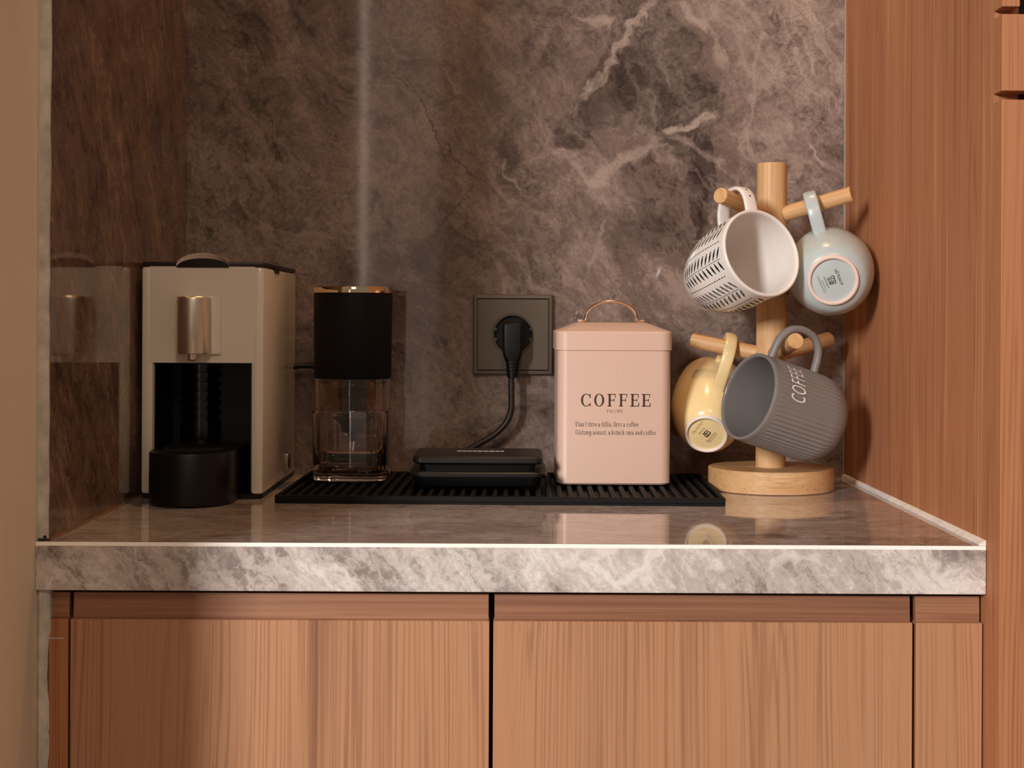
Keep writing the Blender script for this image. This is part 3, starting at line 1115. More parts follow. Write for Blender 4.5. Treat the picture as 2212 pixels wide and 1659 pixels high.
# ------------------------------------------------------------------ plug with its cord
pg = thing('power_plug', 'black angled power plug with dark cord in the wall socket', 'plug', (sp_.x - 0.0005, -0.0018, sp_.z))
bm = B()


def pl(z, w, y0, y1, r):
    return [(x, y, z) for x, y in rrect(w, abs(y1 - y0), min(r, w / 2.1, abs(y1 - y0) / 2.1), 5, 0, (y0 + y1) / 2)]


loft(bm, [pl(0.0160, 0.015, -0.0210, -0.0010, 0.004), pl(0.0150, 0.0185, -0.0270, -0.0010, 0.005), pl(0.0105, 0.0210, -0.0335, -0.0010, 0.0035),
          pl(0.0, 0.0210, -0.0345, -0.0010, 0.0035), pl(-0.014, 0.0208, -0.0345, -0.0010, 0.0035), pl(-0.0210, 0.0200, -0.0345, -0.010, 0.004), pl(-0.0280, 0.0155, -0.0340, -0.017, 0.006)])
obj('plug_body', bm, M['black'], pg, smooth=40)
bm = B()
rl = []
zz_ = -0.0280
for k in range(5):
    for dz, s in ((0.0, 1.0), (-0.0025, 1.0), (-0.0027, 0.86), (-0.0034, 0.86)):
        rl.append((zz_ + dz, s))
    zz_ -= 0.0036
loft(bm, [pl(z, (0.0150 - 0.004 * (-0.028 - z) / 0.018) * s, -0.0258 - 0.0075 * s, -0.0258 + 0.0075 * s, 0.0055) for z, s in rl])
obj('strain_relief', bm, M['black'], pg, smooth=30)
cord_px = [(1104, 808, -0.028), (1104.5, 850, -0.028), (1104, 885, -0.028), (1094, 912, -0.028), (1072, 936, -0.029), (1045, 953, -0.030), (1018, 968, -0.031),
           (985, 985, -0.033), (940, 995, -0.034), (900, 1004, -0.036)]
pts = [at(a, b, c) - Vector(pg.location) for a, b, c in cord_px]
pts[-1].z = MATZ + 0.0036 - pg.location.z
pts[-2].z = MATZ + 0.006 - pg.location.z
bm = B()
sweep(bm, spline(pts, 10), 0.0066, 0.0066, Vector((0, 1, 0)), n=16)
obj('cord', bm, M['cable'], pg)


# ------------------------------------------------------------------ lettering helpers
def text_mesh(body, size, spacing=1.0, shear=0.0):
    cu = bpy.data.curves.new('lettering', 'FONT')
    cu.body = body
    cu.size = size
    cu.align_x = 'LEFT'
    cu.space_character = spacing
    cu.shear = shear
    cu.resolution_u = 4
    ob = bpy.data.objects.new('lettering', cu)
    COL.objects.link(ob)
    dg = bpy.context.evaluated_depsgraph_get()
    me = bpy.data.meshes.new_from_object(ob.evaluated_get(dg))
    bpy.data.objects.remove(ob, do_unlink=True)
    bpy.data.curves.remove(cu)
    bm = bmesh.new()
    bm.from_mesh(me)
    bpy.data.meshes.remove(me)
    return bm


def bounds(bm):
    xs = [v.co.x for v in bm.verts]
    ys = [v.co.y for v in bm.verts]
    return min(xs), max(xs), min(ys), max(ys)


def poly2(bm, pts):
    bm.faces.new([bm.verts.new((x, y, 0)) for x, y in pts])


def seg2(bm, x0, y0, x1, y1, w):
    d_ = Vector((x1 - x0, y1 - y0)).normalized()
    nx, ny = -d_.y * w / 2, d_.x * w / 2
    poly2(bm, [(x0 + nx, y0 + ny), (x1 + nx, y1 + ny), (x1 - nx, y1 - ny), (x0 - nx, y0 - ny)])


def serif_letter(bm, ch, ox, h):
    """high-contrast serif capitals C, O, F, E in a box of height h; returns the advance"""
    thin, thick = 0.062 * h, 0.165 * h
    R = lambda a, b, c, d_: poly2(bm, [(ox + a, b), (ox + c, b), (ox + c, d_), (ox + a, d_)])
    if ch in 'OC':
        w = 0.80 * h
        N_ = 48
        a0, a1 = (0, 2 * PI) if ch == 'O' else (math.radians(42), math.radians(318))
        cx, cy = w / 2, h / 2
        prev = None
        for k in range(N_ + 1):
            a = a0 + (a1 - a0) * k / N_
            o_ = (ox + cx + (w / 2) * math.cos(a), cy + (h / 2) * 1.03 * math.sin(a))
            i_ = (ox + cx + (w / 2 - thick) * math.cos(a), cy + (h / 2 * 1.03 - thin) * math.sin(a))
            if ch == 'C' and math.cos(a) > 0:
                kk = thin / thick + (1 - thin / thick) * (1 - math.cos(a)) * 0.35
                i_ = (ox + cx + (w / 2 - thick * kk) * math.cos(a), i_[1])
            if prev:
                poly2(bm, [prev[0], o_, i_, prev[1]])
            prev = (o_, i_)
        if ch == 'C':
            R(w * 0.86, h * 0.66, w * 0.86 + thin * 1.3, h * 1.0)
            R(w * 0.86, 0.0, w * 0.86 + thin * 1.3, h * 0.26)
        return w
    w = 0.66 * h
    R(0.10 * h, 0, 0.10 * h + thick, h)
    R(0, 0, 0.34 * h, thin)
    R(0, h - thin, w, h)
    poly2(bm, [(ox + w - thin, h), (ox + w, h), (ox + w, h * 0.70), (ox + w - thin * 0.9, h * 0.70)])
    R(0.2 * h, 0.5 * h - thin / 2, 0.52 * h, 0.5 * h + thin / 2)
    R(0.50 * h, 0.38 * h, 0.50 * h + thin, 0.63 * h)
    if ch == 'E':
        R(0, 0, w, thin)
        poly2(bm, [(ox + w - thin, 0), (ox + w + thin * 0.6, 0), (ox + w + thin * 0.9, h * 0.30), (ox + w, h * 0.30)])
    return w


# ------------------------------------------------------------------ pink canister
cy0 = -0.156
c0, c1 = at(1203, 1044, cy0), at(1449, 1046, cy0)
CWD = c1.x - c0.x
cn = thing('coffee_canister', 'blush pink square coffee tin with lettering and arched lid handle', 'canister',
           ((c0.x + c1.x) / 2, cy0 + CWD / 2, MATZ + 0.0001))


def cz(y, yy=cy0):
    return at(1325, y, yy).z - cn.location.z


zl0, zl1 = cz(757), cz(716)
LW = at(1453, 740, cy0).x - at(1200, 740, cy0).x
sq2 = lambda z, w, r: [(x, y, z) for x, y in rrect(w, w, r, 8)]
bm = B()
loft(bm, [sq2(0.0, CWD - 0.006, 0.008), sq2(0.0006, CWD - 0.002, 0.010), sq2(0.0022, CWD + 0.0004, 0.0105), sq2(0.0034, CWD, 0.0105), sq2(zl0 + 0.004, CWD, 0.0105)])
body_c = obj('tin_body', bm, M['pink'], cn, smooth=35)
bm = B()
zl2 = zl1 + 0.0085
loft(bm, [sq2(zl0, CWD + 0.0006, 0.011), sq2(zl0 + 0.0002, LW, 0.012), sq2(zl1 - 0.0012, LW, 0.012), sq2(zl1, LW - 0.0018, 0.0115),
          sq2(zl2, LW * 0.60, 0.008)])
lid = obj('lid', bm, M['pink'], cn, smooth=28)
# arched handle strap
hw = 0.0262
hy0, hy1 = zl2, at(1328, 650, cy0 + CWD / 2).z - cn.location.z
hh = hy1 - hy0
pth = [(-hw - 0.0075, 0, hy0 + 0.0014), (-hw - 0.002, 0, hy0 + 0.0017)]
for k in range(13):
    a = PI - PI * k / 12
    pth.append((hw * 0.985 * math.cos(a), 0, hy0 + 0.0040 + (hh - 0.0046) * math.sin(a)))
pth += [(hw + 0.002, 0, hy0 + 0.0017), (hw + 0.0075, 0, hy0 + 0.0014)]
bm = B()
sweep(bm, spline(pth, 5), 0.0090, 0.0037, Vector((0, 1, 0)), n=16, power=2.2)
hd = obj('handle', bm, M['rosegold'], cn, smooth=40)
hd['label'] = 'rose gold arched strap handle'

def put_front(bm, x, z, name, mat):
    """flat XY lettering onto the front of the tin"""
    Mx = Matrix.Translation((x, -CWD / 2 - 0.00012, z)) @ Matrix.Rotation(PI / 2, 4, 'X')
    bmesh.ops.transform(bm, matrix=Mx, verts=list(bm.verts))
    return obj(name, bm, mat, body_c, smooth=0)


fx_ = lambda px, py: at(px, py, cy0).x - cn.location.x
# COFFEE
hC = cz(851) - cz(878)
x0, x1 = fx_(1255, 865), fx_(1404, 865)
bm = B()
adv, pos_ = 0, []
widths = []
for ch in 'COFFEE':
    t = bmesh.new()
    widths.append(serif_letter(t, ch, 0, hC))
    t.free()
gap = (x1 - x0 - sum(widths)) / 5
xx = x0
for ch, w in zip('COFFEE', widths):
    serif_letter(bm, ch, xx, hC)
    xx += w + gap
put_front(bm, 0, cz(878), 'coffee_lettering', M['ink'])


# small serif lettering drawn stroke by stroke (x-height 1)
def arc2(bm, cx, cy, rx, ry, a0, a1, thick=0.20, thin=0.10, n=14):
    prev = None
    for k in range(n + 1):
        a = math.radians(a0 + (a1 - a0) * k / n)
        w = thin + (thick - thin) * abs(math.cos(a))
        o_ = (cx + (rx + w / 2) * math.cos(a), cy + (ry + w / 2) * math.sin(a))
        i_ = (cx + (rx - w / 2) * math.cos(a), cy + (ry - w / 2) * math.sin(a))
        if prev:
            poly2(bm, [prev[0], o_, i_, prev[1]])
        prev = (o_, i_)


def glyph(bm, c, x):
    """returns the advance"""
    T, t = 0.20, 0.10
    st = lambda px, y0, y1: seg2(bm, x + px, y0, x + px, y1, T)
    sf = lambda px, y, w=0.46: seg2(bm, x + px - w / 2, y, x + px + w / 2, y, t)
    hf = lambda px, y, w=0.22: seg2(bm, x + px - w, y, x + px, y, t)
    sg = lambda a, b, c_, d_, w=T: seg2(bm, x + a, b, x + c_, d_, w)
    ar = lambda cx, cy, rx, ry, a0, a1: arc2(bm, x + cx, cy, rx, ry, a0, a1)
    if c == ' ':
        return 0.42
    if c in "'‘":
        sg(0.12, 1.25, 0.2, 1.55, 0.14); return 0.34
    if c == ',':
        sg(0.1, -0.25, 0.2, 0.1, 0.16); return 0.36
    if c == 'o':
        ar(0.45, 0.5, 0.36, 0.45, 0, 360); return 0.98
    if c in 'ce':
        ar(0.45, 0.5, 0.36, 0.45, 40 if c == 'c' else 0, 320)
        if c == 'e':
            sg(0.1, 0.5, 0.85, 0.5, t)
        return 0.92
    if c == 'a':
        ar(0.38, 0.68, 0.28, 0.27, 10, 170); st(0.66, 0, 0.72); ar(0.38, 0.27, 0.27, 0.23, 20, 340); hf(0.86, 0.05, 0.2); return 0.95
    if c in 'bdg':
        ar(0.48 if c == 'b' else 0.45, 0.5, 0.34, 0.45, 0, 360)
        if c == 'b':
            st(0.14, 0, 1.5); hf(0.14, 1.46)
        elif c == 'd':
            st(0.80, 0, 1.5); hf(0.80, 1.46); hf(1.0, 0.05)
        else:
            st(0.80, -0.3, 0.95); ar(0.45, -0.25, 0.35, 0.22, 180, 360); hf(1.0, 0.95)
        return 1.05
    if c in 'il':
        st(0.25, 0, 1.0 if c == 'i' else 1.5); sf(0.25, 0.05); hf(0.25, 0.95 if c == 'i' else 1.45)
        if c == 'i':
            ar(0.25, 1.32, 0.06, 0.06, 0, 360)
        return 0.54
    if c in 'tf':
        st(0.28, 0.1 if c == 't' else 0, 1.3)
        sg(0.05, 0.95, 0.58, 0.95, t)
        if c == 't':
            ar(0.43, 0.18, 0.15, 0.15, 180, 330)
        else:
            ar(0.45, 1.3, 0.17, 0.17, 20, 180); sf(0.28, 0.05)
        return 0.62
    if c == 'r':
        st(0.25, 0, 1.0); sf(0.25, 0.05); hf(0.25, 0.95); ar(0.52, 0.68, 0.25, 0.26, 50, 170); return 0.78
    if c in 'nm':
        st(0.22, 0, 1.0); sf(0.22, 0.05, 0.42); hf(0.22, 0.95, 0.2)
        for k in range(1 if c == 'n' else 2):
            ar(0.50 + 0.56 * k, 0.62, 0.28, 0.32, 0, 170); st(0.78 + 0.56 * k, 0, 0.65); sf(0.78 + 0.56 * k, 0.05, 0.40)
        return 1.06 if c == 'n' else 1.62
    if c == 'u':
        st(0.22, 0.35, 1.0); hf(0.22, 0.95, 0.2); ar(0.5, 0.35, 0.28, 0.30, 180, 350); st(0.80, 0, 1.0); hf(0.8, 0.95, 0.2); hf(1.0, 0.05, 0.2); return 1.06
    if c == 'k':
        st(0.22, 0, 1.5); hf(0.22, 1.45, 0.2); sf(0.22, 0.05, 0.42); sg(0.28, 0.45, 0.78, 0.95, t); sg(0.42, 0.55, 0.85, 0.05); return 1.0
    if c == 's':
        ar(0.38, 0.73, 0.24, 0.22, 30, 255); ar(0.38, 0.27, 0.24, 0.22, -150, 75); return 0.80
    H_ = 1.42
    if c in 'EF':
        st(0.28, 0, H_); sf(0.28, 0.05, 0.5); sg(0.05, H_ - 0.05, 1.0, H_ - 0.05, t); sg(0.95, H_, 0.95, H_ - 0.35, t); sg(0.3, 0.74, 0.72, 0.74, t); sg(0.72, 0.58, 0.72, 0.9, t)
        if c == 'E':
            sg(0.05, 0.05, 1.05, 0.05, t); sg(1.02, 0.0, 1.05, 0.35, t)
        return 1.2
    if c in 'GC':
        ar(0.65, 0.71, 0.52, 0.66, 42, 318); sg(1.08, 1.0, 1.08, 1.42, t)
        if c == 'G':
            st(1.06, 0.15, 0.62); sg(0.82, 0.62, 1.25, 0.62, t)
        return 1.36
    if c == 'M':
        st(1.35, 0, H_); sg(0.22, 0, 0.22, H_, t); sg(0.22, H_, 0.78, 0.1); sg(0.78, 0.1, 1.35, H_, t); sf(0.22, 0.05); sf(1.35, 0.05); return 1.65
    if c == 'W':
        sg(0.1, H_, 0.5, 0.0); sg(0.5, 0.0, 0.85, H_, t); sg(0.85, H_, 1.25, 0.0); sg(1.25, 0.0, 1.6, H_, t); sf(0.12, H_ - 0.05); sf(1.6, H_ - 0.05); return 1.75
    if c == 'X':
        sg(0.12, H_, 1.0, 0.0); sg(0.12, 0.0, 1.0, H_, t); sf(0.12, 0.05); sf(1.0, 0.05); sf(0.12, H_ - 0.05); sf(1.0, H_ - 0.05); return 1.25
    return 0.6


def small_line(body, x0, x1, base, xh, mat, name):
    bm = B()
    x = 0.0
    for ch in body:
        x += glyph(bm, ch, x) + 0.10
    sc_ = (x1 - x0) / (x - 0.1)
    bmesh.ops.transform(bm, matrix=Matrix.Translation((x0, 0, 0)) @ Matrix.Diagonal((sc_, xh, 1, 1)), verts=list(bm.verts))
    put_front(bm, 0, base, name, mat)


small_line('FM CWX', fx_(1311, 888), fx_(1346, 888), cz(891.5), 0.0021, M['ink_soft'], 'small_lettering')
small_line("‘Elan't tirre a tilfiu, lirrs a coffee", fx_(1241, 917), fx_(1379, 917), cz(921.5), 0.0031, M['ink'], 'small_lettering')
small_line("‘Gislsmg aonust, a bstnck sma and csdfos", fx_(1241, 935), fx_(1417, 935), cz(939), 0.0031, M['ink'], 'small_lettering')
# small chip in the enamel
bm = B()
poly2(bm, [(-0.0007, 0.0005), (-0.0002, 0.0005), (0.0007, -0.0004), (0.0004, -0.0005)])
put_front(bm, fx_(1332, 801), cz(801), 'enamel_chip', M['ink_soft'])

# ------------------------------------------------------------------ mug tree
ty = -0.112
tp = at(1664.5, 1040, ty)
TX = tp.x
mt = thing('mug_tree', 'pale wooden mug tree with round base and six pegs', 'mug tree', (TX, ty, ZC + 0.0001))
rb_ = 0.0624
hb_ = 0.0222
bm = B()
lathe(bm, [(0, 0), (rb_ - 0.0012, 0), (rb_, 0.0008), (rb_, hb_ - 0.0008), (rb_ - 0.0008, hb_), (0, hb_)], 128)
obj('base', bm, M['beech_x'], mt, smooth=35)
PR = 0.0150
post_top = at(1664, 350, ty - PR).z - mt.location.z
bm = B()
lathe(bm, [(0, hb_), (PR, hb_), (PR, post_top - 0.0005), (PR - 0.0005, post_top), (0, post_top)], 64)
obj('post', bm, M['beech'], mt, smooth=35)
PEG_R = 0.0077
TILT = math.radians(10.5)
PEGS = {}


def peg(name, ang, z, reach, tilt=TILT):
    a = math.radians(ang)
    d_ = Vector((math.cos(a) * math.cos(tilt), math.sin(a) * math.cos(tilt), math.sin(tilt)))
    bm = B()
    L_ = reach / math.cos(tilt)
    s0 = PR * 0.93
    prof = [(0, 0), (PEG_R, 0), (PEG_R, L_ - s0 - 0.0006), (PEG_R - 0.0006, L_ - s0), (0, L_ - s0)]
    lathe(bm, prof, 40)
    pgo = obj('peg', bm, M['beech'], mt, smooth=35)
    start = Vector((0, 0, z)) + d_ * s0
    pgo.location = start
    pgo.rotation_euler = d_.to_track_quat('Z', 'Y').to_euler()
    PEGS[name] = (Vector((TX, ty, mt.location.z + z)), d_)


zu = at(1668, 470, ty).z - mt.location.z
zl_ = at(1664, 769, ty).z - mt.location.z
peg('fl', -130, zu, 0.097, math.radians(9.5))
peg('r', -28, zu, 0.082, math.radians(14.5))
peg('b', 98, zu, 0.083)
peg('f', -84, zl_, 0.086, math.radians(11.0))
peg('br', 38, zl_, 0.088)
peg('l', 158, zl_, 0.082)


# ------------------------------------------------------------------ mugs
def round_profile(H, r_rim, r_max, r_foot, wall=0.0034, foot_h=0.0022, k_max=0.5, top_pow=2.0, bot_pow=2.2, n=26):
    """outside + inside of a barrel mug, z from 0 to H"""
    out = []
    zm = H * k_max
    for i in range(n + 1):
        z = foot_h + (H - foot_h) * i / n
        if z <= zm:
            u = (zm - z) / (zm - foot_h)
            r = r_max - (r_max - r_foot) * (1 - (1 - u ** bot_pow) ** (1 / bot_pow)) if u < 1 else r_foot
        else:
            u = (z - zm) / (H - zm)
            r = r_max - (r_max - r_rim) * u ** top_pow
        out.append((r, z))
    return out


def full_profile(out, H, wall, inner_floor=0.006):
    rim = out[-1]
    ins = []
    for r, z in reversed(out[:-1]):
        if z < inner_floor + 0.001:
            continue
        ins.append((max(r - wall, 0.002), z))
    lastr = ins[-1][0]
    return out + [(rim[0] - wall * 0.2, H + wall * 0.28), (rim[0] - wall * 0.5, H + wall * 0.36), (rim[0] - wall * 0.8, H + wall * 0.28), (rim[0] - wall, H)] + ins + \
        [(lastr * 0.85, inner_floor + 0.0004), (lastr * 0.5, inner_floor), (0, inner_floor)]


def prof_r(out, z):
    for (r0, z0), (r1, z1) in zip(out[:-1], out[1:]):
        if z0 <= z <= z1:
            return r0 + (r1 - r0) * (z - z0) / max(z1 - z0, 1e-9)
    return out[-1][0] if z > out[-1][1] else out[0][0]


def mug_frame(centre, axis, hdir, H):
    """matrix taking mug space (z up through the rim, handle on +x, origin at base) to the world"""
    a = Vector(axis).normalized()
    h = Vector(hdir)
    h = (h - a * h.dot(a)).normalized()
    yv = a.cross(h)
    Mx = Matrix((h, yv, a)).transposed().to_4x4()
    Mx.translation = Vector(centre) - a * (H / 2)
    return Mx


def handle_path(out, z0, z1, ext, drop=0.0, n=9):
    zc, zr = (z0 + z1) / 2, (z1 - z0) / 2
    ra, rb2 = prof_r(out, z0) - 0.0016, prof_r(out, z1) - 0.0016
    pts = []
    for k in range(n):
        a = -PI / 2 + PI * k / (n - 1)
        base = ra + (rb2 - ra) * k / (n - 1)
        pts.append((base + ext * max(0.0, math.cos(a)) ** 0.75, 0, zc + zr * math.copysign(abs(math.sin(a)) ** 0.85, math.sin(a))))
    return spline(pts, 6)


def stamp(parent, rows, z, name, mat, tilt):
    """small stamped marks under the foot: rows of (x, y, length, height, dense)"""
    bm = B()
    rnd = random.Random(name + str(tilt))
    for (x, y, ln, h, kind) in rows:
        if kind == 'text':
            t = x
            while t < x + ln:
                w = rnd.uniform(0.5, 0.95) * h
                k = rnd.randrange(4)
                lw = h * 0.17
                if k == 0:
                    seg2(bm, t, y, t, y + h, lw); seg2(bm, t, y + h, t + w, y + h * 0.9, lw); seg2(bm, t + w, y + h, t + w, y, lw)
                elif k == 1:
                    seg2(bm, t, y, t + w, y, lw); seg2(bm, t, y, t, y + h, lw); seg2(bm, t, y + h / 2, t + w, y + h / 2, lw)
                elif k == 2:
                    seg2(bm, t, y, t + w / 2, y + h, lw); seg2(bm, t + w / 2, y + h, t + w, y, lw)
                else:
                    seg2(bm, t, y, t + w, y, lw); seg2(bm, t + w, y, t + w, y + h, lw); seg2(bm, t, y + h, t + w, y + h, lw); seg2(bm, t, y, t, y + h, lw)
                t += w + h * 0.35
    ob = obj(name, bm, mat, parent, smooth=0)
    ob.matrix_basis = Matrix.Translation((0, 0, z)) @ Matrix.Rotation(PI, 4, 'X') @ Matrix.Rotation(tilt, 4, 'Z')
    return ob


def emblem(parent, segs, z, tilt, name='stamped_emblem', off=(0, 0)):
    bm = B()
    for s_ in segs:
        seg2(bm, *s_)
    ob = obj(name, bm, M['ink_black'], parent, smooth=0)
    ob.matrix_basis = Matrix.Translation((0, 0, z)) @ Matrix.Rotation(PI, 4, 'X') @ Matrix.Rotation(tilt, 4, 'Z') @ Matrix.Translation((off[0], off[1], 0))
    return ob


def make_mug(name, label, out, H, wall, mat, Mx, hp, hw_, ht_, hpow=2.0, foot=None, foot_mat=None, foot_in=None, n=96, group='mugs on the tree', inner=None, fx=None):
    t = thing(name, label, 'mug', group=group)
    t.matrix_world = Mx
    bm = B()
    full = full_profile(out, H, wall)
    if inner is None:
        lathe(bm, [(0, foot_in if foot_in else out[0][1])] + [(out[0][0] - 0.0015, foot_in if foot_in else out[0][1])] + full, n, fx)
        bd = obj('body', bm, mat, t, smooth=50)
    else:
        k = len(out)
        lathe(bm, [(0, out[0][1])] + full[:k + 1], n, fx)
        bd = obj('body', bm, mat, t, smooth=60)
        bm = B()
        lathe(bm, full[k:], 96)
        obj('inner_glaze', bm, inner, bd, smooth=60)
    bm = B()
    sweep(bm, hp, hw_, ht_, Vector((0, 1, 0)), n=20, power=hpow)
    hd_ = obj('handle', bm, mat, t, smooth=60)
    ftb = None
    if foot:
        ro, ri = foot
        bm = B()
        lathe(bm, [(ri, 0.0032), (ri + 0.0004, 0.0006), (ri + 0.0010, 0.0), (ro - 0.0008, 0.0), (ro, 0.0007), (ro + 0.0002, 0.0034), (ri, 0.0034)], 72)
        ftb = obj('foot_ring', bm, foot_mat, t, smooth=50)
    return t, bd, hd_, ftb


# --- white patterned mug
H = 0.092
out = [(0.0, 0.0)]
out = []
for i in range(34):
    z = H * i / 33
    u = z / H
    r = 0.0280 + 0.0146 * (1 - (1 - min(u / 0.62, 1.0)) ** 2.3)
    r = r + 0.0008 * u
    out.append((r, z))
A = (0.445, -0.848, 0.286)
Hd = (-0.06, 0.25, 0.96)
Mx = mug_frame(at(1585, 579, -0.170), A, Hd, H)
hp = handle_path(out, 0.038, 0.085, 0.0330)
wm, wb, wh, _ = make_mug('ceramic_mug', 'white mug with black leaf strokes hanging mouth forward on the tree', out, H, 0.0032, M['white_glaze'], Mx, hp, 0.0140, 0.0046, 3.0)


def wrap(bm, out, th0, zbase, eps=0.00018):
    """flat (x along the circumference, y up the wall) onto the wall of a mug"""
    for v in bm.verts:
        z = zbase + v.co.y
        r = prof_r(out, z) + eps
        th = th0 + v.co.x / 0.0425
        v.co = Vector((r * math.cos(th), r * math.sin(th), z))


def sub_seg(bm, x0, y0, x1, y1, w, n=4, taper=False):
    for k in range(n):
        t0, t1 = k / n, (k + 1) / n
        d_ = Vector((x1 - x0, y1 - y0)).normalized()
        f = (lambda t: math.sin(PI * min(max(t, 0.08), 0.92)) * 0.9 + 0.15) if taper else (lambda t: 1.0)
        w0, w1 = w * f(t0), w * f(t1)
        a = Vector((x0 + (x1 - x0) * t0, y0 + (y1 - y0) * t0))
        b = Vector((x0 + (x1 - x0) * t1, y0 + (y1 - y0) * t1))
        nn = Vector((-d_.y, d_.x)) / 2
        poly2(bm, [tuple(a + nn * w0), tuple(b + nn * w1), tuple(b - nn * w1), tuple(a - nn * w0)])


bm = B()
rn = random.Random(3)
pitch = 2 * PI * 0.0425 / 8
for s_ in range(8):
    xs = s_ * pitch
    sub_seg(bm, xs, 0.014, xs, 0.084, 0.0004, 14)
    y = 0.012
    while y < 0.080:
        for sd in (-1, 1):
            if s_ % 2 == 0:
                sub_seg(bm, xs + sd * 0.0016, y + 0.0006, xs + sd * 0.0112, y + 0.0056 + rn.uniform(-0.0004, 0.0004), 0.0024, 5, True)
            else:
                x0_, y0_, x1_, y1_ = xs + sd * 0.0016, y + 0.0052, xs + sd * 0.0108, y
                for dlt in (-0.0010, 0.0010):
                    sub_seg(bm, x0_, y0_ , (x0_ + x1_) / 2, (y0_ + y1_) / 2 + dlt, 0.0009, 2)
                    sub_seg(bm, (x0_ + x1_) / 2, (y0_ + y1_) / 2 + dlt, x1_, y1_, 0.0010, 2)
        y += 0.0067
    xd = xs + pitch / 2
    y = 0.012
    while y < 0.082:
        ln = rn.uniform(0.0018, 0.0032)
        sub_seg(bm, xd, y, xd, y + ln, 0.0008, 1)
        y += ln + 0.0014
wrap(bm, out, math.radians(9), 0.0)
pt = obj('leaf_pattern', bm, M['ink_black'], wb, smooth=0)
pt['label'] = 'black hand-drawn leaf strokes and dashed lines'
for k, (i, sc) in enumerate(((30, 0.0011), (36, 0.0014), (41, 0.0013))):
    p, q = hp[i], hp[i + 1]
    tg = (q - p).normalized()
    nn = tg.cross(Vector((0, 1, 0)))
    if nn.x < 0 and nn.z < 0:
        nn = -nn
    if nn.dot(p - Vector((0.03, 0, 0.05))) < 0:
        nn = -nn
    bm = B()
    lathe(bm, [(0, 0), (sc * 0.8, 0), (0, 0.0001)], 12)
    dt = obj('handle_dot', bm, M['ink_black'], wh, smooth=0)
    dt.matrix_basis = Matrix.Translation(p + nn * 0.00235) @ nn.to_track_quat('Z', 'Y').to_matrix().to_4x4()

# --- pale blue mug
H = 0.094
outb = round_profile(H, 0.0370, 0.0425, 0.0236, k_max=0.55, bot_pow=1.9, foot_h=0.0030)
A = (0.147, 0.967, 0.20)
Mx = mug_frame(at(1795, 592, -0.145) + Vector((-0.0006, -0.0003, 0.0019)), A, (-0.29, -0.15, 0.94), H)
hp = handle_path(outb, 0.042, 0.091, 0.0395)
bmug, bb, _, _ = make_mug('ceramic_mug', 'pale blue-grey rounded mug hanging base forward beside the wooden panel', outb, H, 0.0036, M['blue_glaze'], Mx, hp, 0.0130, 0.0056, 4.0,
                          foot=(0.0242, 0.0204), foot_mat=M['bisque'], foot_in=0.0026)
E1 = [(-6, -4, 6, -5, 1.3), (-6, 4.4, 6.5, 5, 1.2), (-6, -4, -6, -1, 1.0), (-2, -4.5, -1, 4.5, 1.0), (-6, 1.5, -1, 4.5, 1.0), (-6, 1.5, -3, -2, 0.9),
      (2, -5, 2.5, 0, 1.0), (2.5, 0, 6, 0.5, 1.0), (6, 0.5, 6, -5, 1.0), (1, 2, 6, 2.5, 0.8), (-5, -1, 1, 1.5, 0.9), (3, 2, 4, 5, 0.9), (-4, 4, -4, 0, 0.8)]
sc = 0.00062
tl = math.radians(8)
emblem(bb, [tuple(v * sc for v in s_) for s_ in E1], 0.00248, tl, off=(0.0, 0.001))
stamp(bb, [(-0.0075, -0.0075, 0.015, 0.0024, 'text')], 0.00246, 'stamped_text', M['ink_black'], tl)
stamp(bb, [(-0.0055, 0.0058, 0.011, 0.0013, 'text')], 0.00246, 'stamped_text', M['ink_black'], tl)
stamp(bb, [(-0.0075, 0.0090, 0.012, 0.0010, 'text'), (-0.0085, 0.0112, 0.017, 0.0014, 'text')], 0.00246, 'stamped_text', M['ink_grey'], tl)

# --- yellow mug
H = 0.100
outy = round_profile(H, 0.0340, 0.0396, 0.0205, k_max=0.56, bot_pow=1.6, foot_h=0.0030)
A = (0.17, 0.86, 0.47)
Mx = mug_frame(at(1531, 887, -0.073) + Vector((0.0004, -0.0010, 0.0017)), A, (0.20, -0.53, 0.83), H)
hp = handle_path(outy, 0.032, 0.088, 0.0455)
ymug, yb, _, _ = make_mug('ceramic_mug', 'soft yellow rounded mug hanging base forward beside the pink tin', outy, H, 0.0036, M['yellow_glaze'], Mx, hp, 0.0125, 0.0058, 3.0,
                          foot=(0.0212, 0.0184), foot_mat=M['bisque_w'], foot_in=0.0026)
E2 = [(-5, -4.5, 6, -4.5, 2.0), (-5, -4.5, -5, 1.0, 1.6), (-5, 4.0, 6, 4.0, 1.4), (6, -4.5, 6, 4.5, 1.3), (-1, -4.5, -1, 4.0, 1.8), (-5, 1.0, -1, 1.0, 1.3), (2.5, -2, 2.5, 3, 0.9),
      (-1, 0.0, 6, 0.0, 0.9), (-4, 2.5, -2, 4.5, 1.2)]
tl = math.radians(-20)
emblem(yb, [tuple(v * sc * 0.95 for v in s_) for s_ in E2], 0.00248, tl)
stamp(yb, [(-0.0070, -0.0068, 0.013, 0.0016, 'text'), (-0.006, -0.0090, 0.0125, 0.0012, 'text'), (-0.0045, 0.0048, 0.009, 0.0016, 'text')], 0.00246, 'stamped_text', M['ink_black'], tl)
stamp(yb, [(-0.0075, 0.0100, 0.016, 0.0022, 'text')], 0.00246, 'stamped_text', M['ink_ochre'], tl)

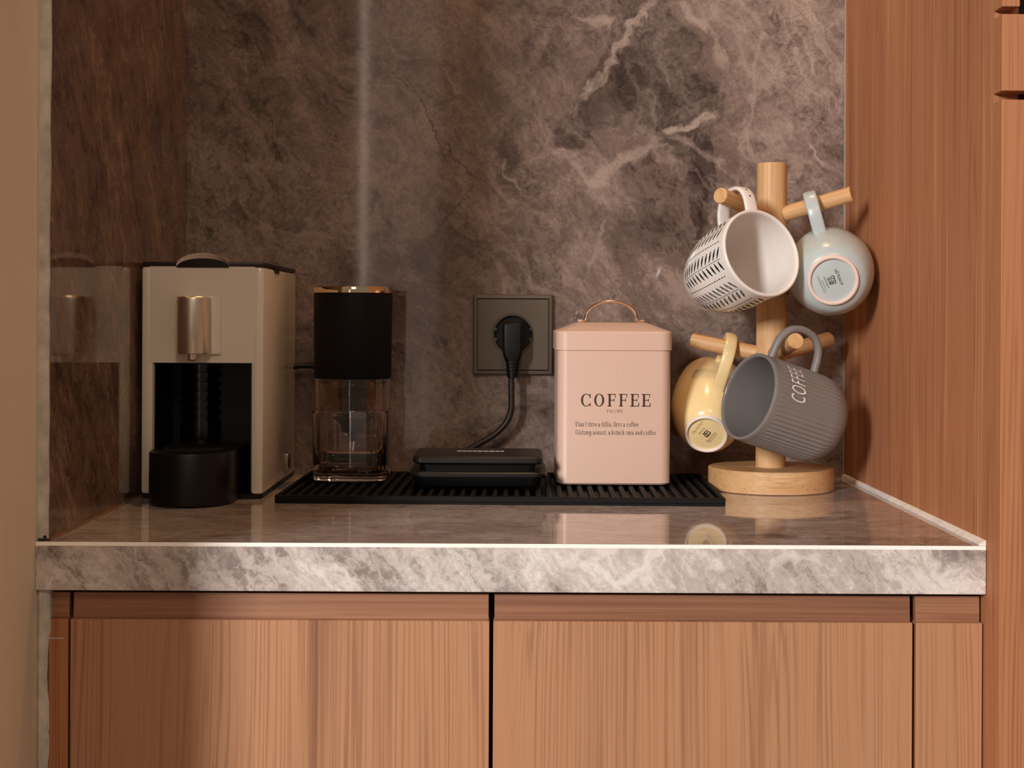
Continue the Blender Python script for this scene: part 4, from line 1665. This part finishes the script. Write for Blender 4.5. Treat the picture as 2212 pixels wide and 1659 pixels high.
# --- grey ribbed mug
H = 0.096
outg = []
for i in range(44):
    z = H * i / 43
    rc_ = 0.026
    r = 0.0428
    if z < rc_:
        r = 0.0428 - 0.0170 * (1 - math.sqrt(max(0.0, 1 - ((rc_ - z) / rc_) ** 2)))
    outg.append((r, z))
A = (-0.865, -0.407, 0.29)
NR = 58


def ribs(r, z, th):
    k = min(max((H - 0.006 - z) / 0.004, 0), 1) * min(max((z - 0.010) / 0.02, 0), 1)
    return r + 0.00055 * k * math.cos(NR * th) if r > 0.03 else r


Mx = mug_frame(at(1706, 889, -0.175) + Vector((-0.0014, -0.0008, 0.0015)), A, (0.30, 0.0, 0.95), H)
hp = handle_path(outg, 0.034, 0.086, 0.0360)
gmug, gb, _, _ = make_mug('ceramic_mug', 'matt grey ribbed mug lettered COFFEE hanging on its side', outg, H, 0.0034, M['grey_matt'], Mx, hp, 0.0086, 0.0074, 2.2, n=464, inner=M['grey_gloss'], fx=ribs)
bm = text_mesh('COFFEE', 1.0, 1.12)
a, b, c, d_ = bounds(bm)
bmesh.ops.triangulate(bm, faces=bm.faces[:])
sx_, sy_ = 0.0385 / (b - a), 0.0170 / (d_ - c)
bmesh.ops.transform(bm, matrix=Matrix.Diagonal((sx_, sy_, 1, 1)) @ Matrix.Translation((-(a + b) / 2, -c, 0)), verts=list(bm.verts))
for v in bm.verts:                       # slight slant
    v.co.x += v.co.y * 0.05
for v in bm.verts:
    z = 0.062 + v.co.y
    th = math.radians(-52) + v.co.x / 0.0428
    r = 0.0428 + 0.00072
    v.co = Vector((r * math.cos(th), r * math.sin(th), z))
lt = obj('coffee_lettering', bm, M['ink_white'], gb, smooth=0)

# --- clear glass mug behind
H = 0.080
outc = [(0.0330 + 0.0060 * min(1.0, (H * i / 20) / H * 1.6), H * i / 20) for i in range(21)]
Mx = mug_frame(at(1603, 576, -0.054) + Vector((0.0016, 0.0, 0.0032)), (0.97, 0.0, 0.12), (-0.12, 0.0, 0.97), H)
hp = handle_path(outc, 0.022, 0.072, 0.033)
make_mug('glass_mug', 'clear glass mug on the peg behind the white mug', outc, H, 0.0024, M['glass'], Mx, hp, 0.009, 0.007, 2.0, n=72)
